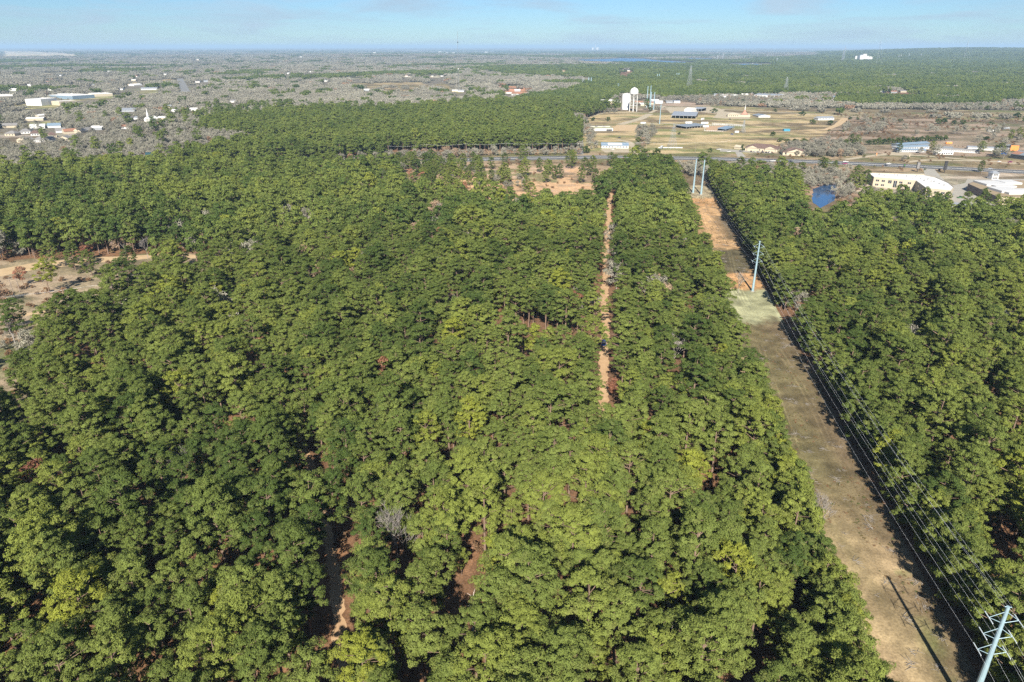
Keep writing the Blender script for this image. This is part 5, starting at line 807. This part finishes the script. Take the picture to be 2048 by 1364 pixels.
# signs
def pylon_sign(a, b, t, w, hh, label, face, thick=.9, cat='sign'):
    p = at(a, b); h = zfor(a, b, t); o = thing('pylon_sign', label, cat, p, 0, 'tall signs on posts'); MB().tube((0, 0, -.3), (0, 0, h - hh), .4, .4, 10).build('post', M['shade'], o); f = MB().box(-w / 2, -thick / 2, h - hh, w / 2, thick / 2, h).build('sign_box', M['shade'], o); MB().box(-w / 2 + .3, -thick / 2 - .04, h - hh + .3, w / 2 - .3, -thick / 2 + .1, h - .3).build('sign_face', M[face], f)
pylon_sign(1834, 344, 324, 3.4, 7, 'dark post sign with pale top beside the highway above the offices', 'greysh'); pylon_sign(1888, 346, 322, 3, 9, 'dark narrow tall sign right of the pale-topped sign by the highway', 'shade'); pylon_sign(1808, 335, 328, 1.6, 2.4, 'small dark sign on the highway verge left of tall signs', 'green')
def billboard(a, b, t, label, face, back):
    p = at(a, b); h = zfor(a, b, t); o = thing('billboard', label, 'billboard', p, 0.2, 'billboards at the forest edge'); MB().tube((0, 0, -.3), (0, 0, h - 4.2), .45, .4, 10).build('post', M['pole'], o); MB().box(-4.6, -.3, h - 4.6, 4.6, .3, h).build('panel', M[back], o); MB().box(-4.3, -.36, h - 4.2, 4.3, -.2, h - .4).build('face', M[face], o); MB().box(-4.8, -1.3, h - 4.9, 4.8, -.31, h - 4.75).build('catwalk', M['shade'], o)
billboard(148, 338, 306, 'dark blank billboard on a post above the left forest edge', 'brown', 'shade'); billboard(305, 335, 304, 'dark teal billboard above the left forest edge near grey woods', 'tealdark', 'shade')
for k, (a, b) in enumerate(((1752, 312), (1818, 315))): 
    p = at(a, b); o = thing('advertising_flag', ['yellow feather flag on the verge before the storage office', 'faded feather flag on the verge right of the storage sheds'][k], 'flag', p, 0, 'feather flags'); MB().tube((0, 0, 0), (0, 0, 3.6), .05, .04, 6).build('pole', M['silver'], o); MB().box(.05, -.03, .8, .9, .03, 3.5).build('cloth', M['orange' if k == 0 else 'cream'], o)

# ------------------------------------------------------------------ vehicles
def car_parts(kind):
    body = MB(); gl = MB()
    L2 = 2.35 if kind == 'car' else 2.85; W2 = .92 if kind == 'car' else 1.0
    def loft(mb, rows):
        for (x0, h0, w0, b0), (x1, h1, w1, b1) in zip(rows[:-1], rows[1:]):
            A = [(x0, -w0, b0), (x0, w0, b0), (x0, w0 * .96, h0), (x0, -w0 * .96, h0)]; B = [(x1, -w1, b1), (x1, w1, b1), (x1, w1 * .96, h1), (x1, -w1 * .96, h1)]
            for i in range(4): j = (i + 1) % 4; mb.quad(A[i], A[j], B[j], B[i])
        for (x, h, w_, b), f in ((rows[0], 1), (rows[-1], -1)): q = [(x, -w_, b), (x, w_, b), (x, w_ * .96, h), (x, -w_ * .96, h)]; mb.quad(*(q if f < 0 else q[::-1]))
    if kind == 'car':
        loft(body, [(-L2, .75, W2 * .86, .38), (-L2 + .25, .86, W2, .28), (-.9, .93, W2, .26), (.9, .95, W2, .26), (L2 - .3, .84, W2, .28), (L2, .66, W2 * .84, .36)]); loft(gl, [(-1.75, .93, W2 * .80, .9), (-1.1, 1.40, W2 * .78, .9), (.15, 1.45, W2 * .78, .9), (1.05, .95, W2 * .80, .9)]); rf = MB().box(-1.05, -W2 * .72, 1.44, .12, W2 * .72, 1.48)
    else:
        loft(body, [(-L2, .98, W2 * .95, .45), (-L2 + .1, 1.02, W2, .42), (.0, 1.02, W2, .4), (1.5, 1.05, W2, .4), (L2 - .25, .98, W2, .42), (L2, .8, W2 * .9, .45)]); loft(gl, [(-.55, 1.0, W2 * .86, .98), (-.4, 1.75, W2 * .80, .98), (.75, 1.78, W2 * .80, .98), (1.5, 1.06, W2 * .84, .98)]); rf = MB().box(-.4, -W2 * .76, 1.77, .74, W2 * .76, 1.82)
    return body, gl, rf, L2, W2
PROTO = {}
def vehicle(kind, px, py, head, paint, label, group, pos=None):
    p = pos or at(px, py); key = (kind, paint); name = 'pickup_truck' if kind == 'pickup' else 'parked_car' if 'park' in group else 'car'; 
    if key not in PROTO:
        body, gl, rf, L2, W2 = car_parts(kind); o = thing(name, label, 'pickup truck' if kind == 'pickup' else 'car', p, head, group); body.build('body', M[paint], o); g = gl.build('windows', M['dark'], o); rf.build('roof', M[paint], o)
        if kind == 'pickup': MB().box(-L2 + .12, -W2 * .8, 1.025, -.62, W2 * .8, 1.04).build('cargo_bed', M['shade'], o)
        for sx in (-L2 * .62, L2 * .62):
            for sy in (-1, 1): wh = MB().tube((sx, sy * (W2 - .22), .34), (sx, sy * (W2 + .02), .34), .34, .34, 14).build('wheel', M['black'], o); MB().tube((sx, sy * (W2 + .021), .34), (sx, sy * (W2 + .03), .34), .19, .19, 10).build('rim', M['silver'], wh)
        for sy in (-.62, .62): MB().box(L2 - .06, sy * W2 - .16, .55, L2 + .02, sy * W2 + .16, .7).build('headlight', M['white'], o); MB().box(-L2 - .02, sy * W2 - .12, .6, -L2 + .06, sy * W2 + .12, .75).build('tail_light', M['maroon'], o)
        PROTO[key] = o
    else: o = copy_tree(PROTO[key]); o.name = name; o.location = p; o.rotation_euler = (0, 0, head); tag(o, label, 'pickup truck' if kind == 'pickup' else 'car', group)
    return o
vehicle('pickup', 1208, 688, math.pi / 2 - .12, 'carblue', 'deep blue pickup truck driving along the narrow dirt track', 'vehicle on the dirt track')
def onroad(px, lane):                          # a spot on the carriageway
    H2 = offset(HW, lane); best = None
    for (a, b) in zip(H2[:-1], H2[1:]):
        for i in range(40):
            q = (a[0] + (b[0] - a[0]) * i / 40, a[1] + (b[1] - a[1]) * i / 40); x = float(proj(np.float64(q[0]), np.float64(q[1]), 0)[0])
            if best is None or abs(x - px) < best[0]: best = (abs(x - px), q, math.atan2(b[1] - a[1], b[0] - a[0]))
    return Vector((*best[1], .075)), best[2]
for px, lane, kind, paint, lab in ((1260, -8, 'car', 'white', 'white car on the highway left of the forest point'), (1337, -8, 'car', 'carblack', 'first of two dark cars on the highway near the twin poles'), (1346, -8, 'car', 'carblack', 'second of two dark cars on the highway near the twin poles'), (1548, -7, 'pickup', 'white', 'white pickup on the near highway lanes below the brown lodges'), (1568, 7, 'car', 'silver', 'silver car on the far highway lanes below the brown lodges'), (1580, -7, 'car', 'carblack', 'black car just right of the white pickup on the highway'), (1673, -7, 'car', 'carblack', 'black car behind the maroon truck on the highway'), (1688, -7, 'pickup', 'maroon', 'maroon truck on the highway above the pond'), (1691, 8, 'pickup', 'white', 'white pickup passing the maroon truck on the far lanes'), (1776, 8, 'car', 'white', 'white car alone on the far highway lanes before the storage'), (1772, -8, 'car', 'carblack', 'low black car on the near highway lanes before the offices'), (1978, 8, 'car', 'silver', 'silver car on the highway near the right photo edge')):
    p, hd = onroad(px, lane); vehicle(kind, 0, 0, hd + (0 if lane < 0 else math.pi), paint, lab, 'vehicles on the highway', p)
PK = 'cars parked by the lodges'
for k, (px, py, kind, paint, lab) in enumerate(((1437, 299.5, 'pickup', 'white', 'white truck parked at the left end of the lodge lot'), (1457, 304, 'pickup', 'white', 'white pickup parked on the grass left of the lodge driveway'), (1502, 303.5, 'car', 'carblack', 'black car parked in front of the first cream gable'), (1509, 304, 'car', 'white', 'white car parked right of the black car at the lodge'), (1516, 304.5, 'car', 'silver', 'silver car parked mid row at the lodge'), (1525, 305, 'pickup', 'carblack', 'black pickup parked near the second cream gable'), (1532, 305.3, 'car', 'carblack', 'black car parked right of the black pickup'), (1538, 305.8, 'pickup', 'white', 'white pickup parked at the right end of the lodge row'))): vehicle(kind, px, py, 1.5 if k > 1 else .2, paint, lab, PK)
for px, py, kind, paint, lab in ((1998, 324, 'car', 'white', 'white car parked in front of the dark barn'), (1464, 269, 'car', 'carblue', 'blue car parked right of the dirt arena'), (1460, 239, 'car', 'carblack', 'black car parked beside the church'), (1920, 396, 'pickup', 'green', 'green truck parked beside the cream office building'), (1903, 389, 'car', 'silver', 'silver car parked behind the cream office building corner'), (1225, 300, 'car', 'white', 'white car parked in front of the blue-roofed metal building'), (1900, 302, 'car', 'carblue', 'blue car parked beside the storage office'), (2020, 325, 'pickup', 'maroon', 'maroon truck parked at the barn forecourt')): vehicle(kind, px, py, .3, paint, lab, 'cars parked about the place')
def trailer(px, py, rz, l, h, m, lab):
    o = thing('trailer', lab, 'trailer', at(px, py), rz, 'box trailers and caravans'); b = MB().box(-l / 2, -1.25, .6, l / 2, 1.25, h); b.build('body', M[m], o); MB().box(-l / 2 + .2, -1.0, h + .003, l / 2 - .2, 1.0, h + .12).build('roof', M['white'], o); MB().box(-l * .3, -1.29, 1.5, -l * .12, -1.2, 2.2).build('window', M['dark'], o)
    for s in (-1, 1): MB().tube((l * .1, s * 1.0, .4), (l * .1, s * 1.26, .4), .4, .4, 12).build('wheel', M['black'], o)
    MB().tube((-l / 2 - 1.2, 0, .6), (-l / 2, 0, .6), .08, .08, 5).build('hitch', M['shade'], o)
for a in ((1377, 247.5, .2, 12, 3.4, 'white', 'white horse trailer left of the grey stall shed'), (1405, 240.5, .9, 9, 3.6, 'white', 'white trailer just below the big open shed corner'), (1409, 248.5, .1, 12, 3.6, 'white', 'long white trailer at the top of the dirt arena'), (1411, 255, .1, 9, 3.2, 'white', 'short white trailer at the left end of the arena'), (1473, 266, .1, 6, 3.0, 'white', 'small white trailer right of the blue car by the arena'), (1323, 297, 1.2, 10, 3.0, 'silver', 'silver caravan in the dry field left of the lattice pylon'), (1286, 248, .1, 9, 3, 'white', 'white trailer by the gravel road below the tank'), (1980, 264, .1, 9, 3, 'white', 'white caravan on bare earth in the right-hand fields'), (2012, 259, .2, 11, 3.2, 'silver', 'silver caravan near trees at the far right fields'), (1897, 288.5, .1, 8, 3, 'orange', 'rust-orange trailer behind the storage sheds'), (1990, 385 - 20, .4, 7, 2.8, 'white', 'white trailer behind the flat tan-roofed building')): trailer(*a)
o = thing('concrete_barrier', 'pale low wall in the grass at the foot of the lattice pylon', 'wall', at(1340, 296)); m = MB(); m.box(-15, -.4, -.1, 16, .4, 1.0); m.build('wall_body', M['white'], o)
o = thing('roadside_wall', 'pale grey low wall between roadside pines left of the clearing', 'wall', at(827, 327)); MB().box(-12, -.4, -.1, 14, .4, 2.6).build('wall_body', M['concrete'], o)
for k, (a, b) in enumerate(((1240, 285), (1270, 285))): 
    if k == 0: vehicle('car', 1239, 276, .4, 'carblack', 'black car on the dirt yard behind the blue-roofed building', 'cars parked about the place')
# ------------------------------------------------------------------ the town at the left and far buildings
bld('school_hall', 'big white and pale green school hall with teal end wall, far left', 'school', (53, 211), (84, 211.5), 45, 13, 'flat', 0, 'white', 'white', 0, fascia='white')
o, w = bld('school_wing', 'blue school wing right of the white hall', 'school', (85, 211), (103, 209), 30, 8, 'flat', 0, 'teal', 'teal', 0, fascia='teal'); bld('school_wing', 'tan school wing with sunlit corner right of the blue wing', 'school', (104, 210), (120, 211), 40, 8, 'flat', 0, 'cream', 'white', 0)
o, w = bld('school_building', 'long school building with white roof and dark blue wall', 'school', (146, 199), (190, 196), 90, 8, 'flat', 0, 'bluer', 'white', 0, fascia='white'); bld('school_building', 'white flat school building right of the dark blue walled one', 'school', (191, 193.5), (226, 192), 60, 6, 'flat', 0, 'cream', 'white', 0, fascia='white'); bld('school_building', 'low white building left behind the dark blue walled school', 'school', (124, 193), (146, 192), 50, 6, 'flat', 0, 'white', 'white', 0)
bld('warehouse', 'long white shed in the left town below the school', 'building', (52, 242), (87, 241), 22, 4, 'gable', 1.5, 'cream', 'white', 0); bld('warehouse', 'shorter white shed behind the long white shed, left town', 'building', (78, 236), (100, 234), 22, 4, 'gable', 1.5, 'cream', 'white', 0)
o, w = bld('chapel', 'small white chapel with tall steeple amid the grey woods', 'church', (289, 244), (301, 244.5), 18, 5, 'front', 4, 'white', 'white', 0); MB().lathe([(1.8, 9), (1.8, 13), (1.3, 14), (.1, 23)], 8, (0, 3)).build('steeple', M['white'], o)
HS = [((34, 285), (55, 285.5), 'front', 'cream', 'greysh', 'cream house with front gable at the town edge, leftmost'), ((68, 284.5), (82, 284.5), 'hip', 'white', 'greysh', 'white house with grey hip roof right of the leftmost cream house'), ((84, 284), (101, 284), 'front', 'white', 'greysh', 'white twin-gabled grey-roofed house in the town edge row'), ((117, 283), (139, 282.5), 'front', 'cream', 'greysh', 'cream house with white gable at the right end of the row'), ((130, 268), (158, 266), 'gable', 'cream', 'redsh', 'house with long rust-red roof behind the town edge row'), ((112, 266), (132, 265), 'gable', 'white', 'greysh', 'grey-roofed house joined behind the rust-red roof'), ((40, 268), (62, 267), 'hip', 'white', 'greysh', 'wide grey hip-roofed house in the second town row'), ((10, 272), (30, 272), 'hip', 'cream', 'greysh', 'grey hip-roofed house at the left photo edge'), ((62, 272), (80, 271), 'hip', 'white', 'brown', 'brown-roofed house behind the white houses'), ((100, 275), (114, 274), 'hip', 'cream', 'brown', 'small brown-roofed house between the town rows'), ((60, 258), (90, 257), 'gable', 'white', 'white', 'long white-roofed house before the town lawn'), ((95, 256), (122, 255), 'gable', 'white', 'bluer', 'long pale blue-roofed building beside the town lawn'), ((162, 267), (190, 263), 'gable', 'cream', 'greysh', 'grey-roofed house right of the rust-red roof, in grey trees'), ((5, 256), (34, 255), 'gable', 'cream', 'greysh', 'long grey roof at the left edge above the houses'), ((0, 193), (26, 192), 'flat', 'white', 'white', 'long white building at the left photo edge beside the school'), ((18, 182), (35, 182), 'gable', 'white', 'white', 'white-roofed house above the school at the far left'), ((282, 180), (314, 179.5), 'gable', 'white', 'silver', 'long silver-roofed shed left of the straight far road'), ((268, 172), (285, 171), 'gable', 'white', 'white', 'white shed behind the silver-roofed shed'), ((243, 224), (270, 223.5), 'gable', 'silver', 'silver', 'long pale green-grey roof in the woods above the chapel'), ((400, 304), (412, 305), 'hip', 'white', 'white', 'white shed at the hill pine edge beside the bare patch'), ((416, 304), (424, 305), 'gable', 'white', 'white', 'small white shed right of its larger neighbour at the bare patch')]
for p0, p1, rf, wm, rm, lab in HS: bld('house', lab, 'house', p0, p1, 14 if p0[1] > 230 else 24, 3.6, rf, 3.2, wm, rm, 3 if p0[1] > 262 and rf != 'gable' else 0)
SPK = [(102, 181), (147, 164), (185, 172), (216, 144), (272, 154), (267, 162), (395, 165), (412, 164), (352, 225), (368, 222), (388, 222), (258, 240), (268, 240), (322, 240), (250, 258), (193, 260), (467, 205), (335, 216), (577, 148), (604, 152), (622, 145), (712, 153), (652, 163), (733, 182), (813, 153), (864, 154), (884, 153), (894, 108), (907, 108), (749, 108), (602, 118), (972, 106), (922, 184), (910, 184), (1017, 187), (1035, 183), (1244, 142), (1257, 143), (1665, 194), (1788, 186), (1766, 186), (1807, 185), (1826, 184), (1446, 197), (1470, 196), (1490, 192), (1500, 190), (1430, 192), (1030, 193), (1300, 209), (1318, 207), (1340, 206), (1353, 206), (1289, 212), (1278, 208), (1310, 204), (240, 180), (255, 170), (330, 150), (95, 166), (60, 172), (395, 121), (120, 152)]
for k, (a, b) in enumerate(SPK):
    d = at(a, b).y; ww = (18 if d < 3000 else d * 0.004) / (d / 1365) ; wm = ['white', 'cream', 'white', 'silver'][k % 4]; rm = ['white', 'greysh', 'silver', 'white', 'redsh'][k % 5] if d < 3500 else 'white'
    bld('house', uniq(lambda q: f"{'tiny far' if d > 3000 else 'small distant'} {rm.replace('greysh', 'grey').replace('redsh', 'rust')}-roofed building amid woods, {a / 20.48:.{q}f}% across, {b / 13.64:.{q}f}% down"), 'house', (a - ww / 2, b), (a + ww / 2, b), 12 if d < 3000 else d * .004, 4 if d < 3000 else d * .0012, 'gable', 2 if d < 3000 else d * .0005, wm, rm, 0, group='scattered distant houses')
bld('industrial_shed', 'wide white industrial building at the right before the far pines', 'building', (1508, 196), (1558, 198), 60, 8, 'gable', 2, 'white', 'silver', 0); bld('industrial_shed', 'pinkish low industrial building left of the wide white one', 'building', (1438, 196), (1478, 197), 40, 6, 'gable', 2, 'cream', 'white', 0); bld('house', 'blue-grey roofed house in front of the far pines, right side', 'house', (1657, 197), (1672, 197), 16, 4, 'gable', 2, 'white', 'bluer', 0)
p = at(1724, 124); p.z = hz(p.x, p.y); o = thing('cement_plant', 'pale cluster of factory blocks and silos far off at the right', 'factory', p); k = p.length / 1365
for x, w_, hh in ((-7, 5, 9), (-2, 6, 11), (4, 4, 8), (8, 5, 7), (12, 3, 6)): MB().box(x * k, -4 * k + x * .5, -3, (x + w_) * k, 4 * k, hh * k).build('block', M['unit'], o)
for x in (-12, -10.5): MB().lathe([(1.0 * k, -3), (1.0 * k, 7 * k), (.2 * k, 8 * k)], 14, (x * k, 0)).build('silo', M['unit'], o)
MB().box(-24 * k, -2 * k, -3, -12 * k, 2 * k, 2.2 * k).build('low_hall', M['unit'], o)
p = at(1190, 101); p.z = hz(p.x, p.y); o = thing('power_station', 'tiny pale power station with one stack on the horizon', 'factory', p); k = p.length / 1365; MB().box(-6 * k, -2 * k, -9, -3 * k, 2 * k, 4 * k).box(2 * k, -2 * k, -9, 6 * k, 2 * k, 4 * k).build('block', M['unit'], o); MB().lathe([(.6 * k, -9), (.4 * k, 9 * k)], 10).build('stack', M['unit'], o)
for k, (a, b, t) in enumerate([(1686, 124, 100), (1683, 126, 106), (1553, 126, 118), (1434, 122, 112), (1445, 121, 109), (1505, 131, 126), (1816, 121, 114), (1800, 121, 116), (1840, 121, 115), (1796, 122, 116), (2022, 106, 98)]):
    p = at(a, b); p.z = hz(p.x, p.y); o = thing('distant_pylon', uniq(lambda q: f'faint far pylon above the hazy plain, {a / 20.48:.{q + 1}f}% across, {b / 13.64:.1f}% down'), 'pylon', p, 0, 'faint far pylons'); h = (b - t) * p.length / 1365; r = .3 * p.length / 1365; m = MB(); [m.tube((s * 3 * r, u * 3 * r, -2), (0, 0, h), r * .7, r * .5, 4) for s in (-1, 1) for u in (-1, 1)]; m.tube((-h * .16, 0, h * .8), (h * .16, 0, h * .8), r * .5, r * .5, 4); m.build('frame', M['silver'], o)

# ------------------------------------------------------------------ the air
hb = MB(); hb.box(-62000, -60500, -60, 62000, 61000, 186); hz_o = hb.build('haze', None); hz_o.data.materials.clear(); hm = bpy.data.materials.new('haze_air'); hm.use_nodes = True; t = hm.node_tree; t.nodes.clear(); mo = t.nodes.new('ShaderNodeOutputMaterial'); pv = t.nodes.new('ShaderNodeVolumePrincipled'); pv.inputs['Color'].default_value = (0.42, 0.62, 0.84, 1); pv.inputs['Density'].default_value = HAZE; pv.inputs['Anisotropy'].default_value = 0.0; t.links.new(pv.outputs[0], mo.inputs['Volume']); hz_o.data.materials.append(hm); tag(hz_o, kind='stuff')
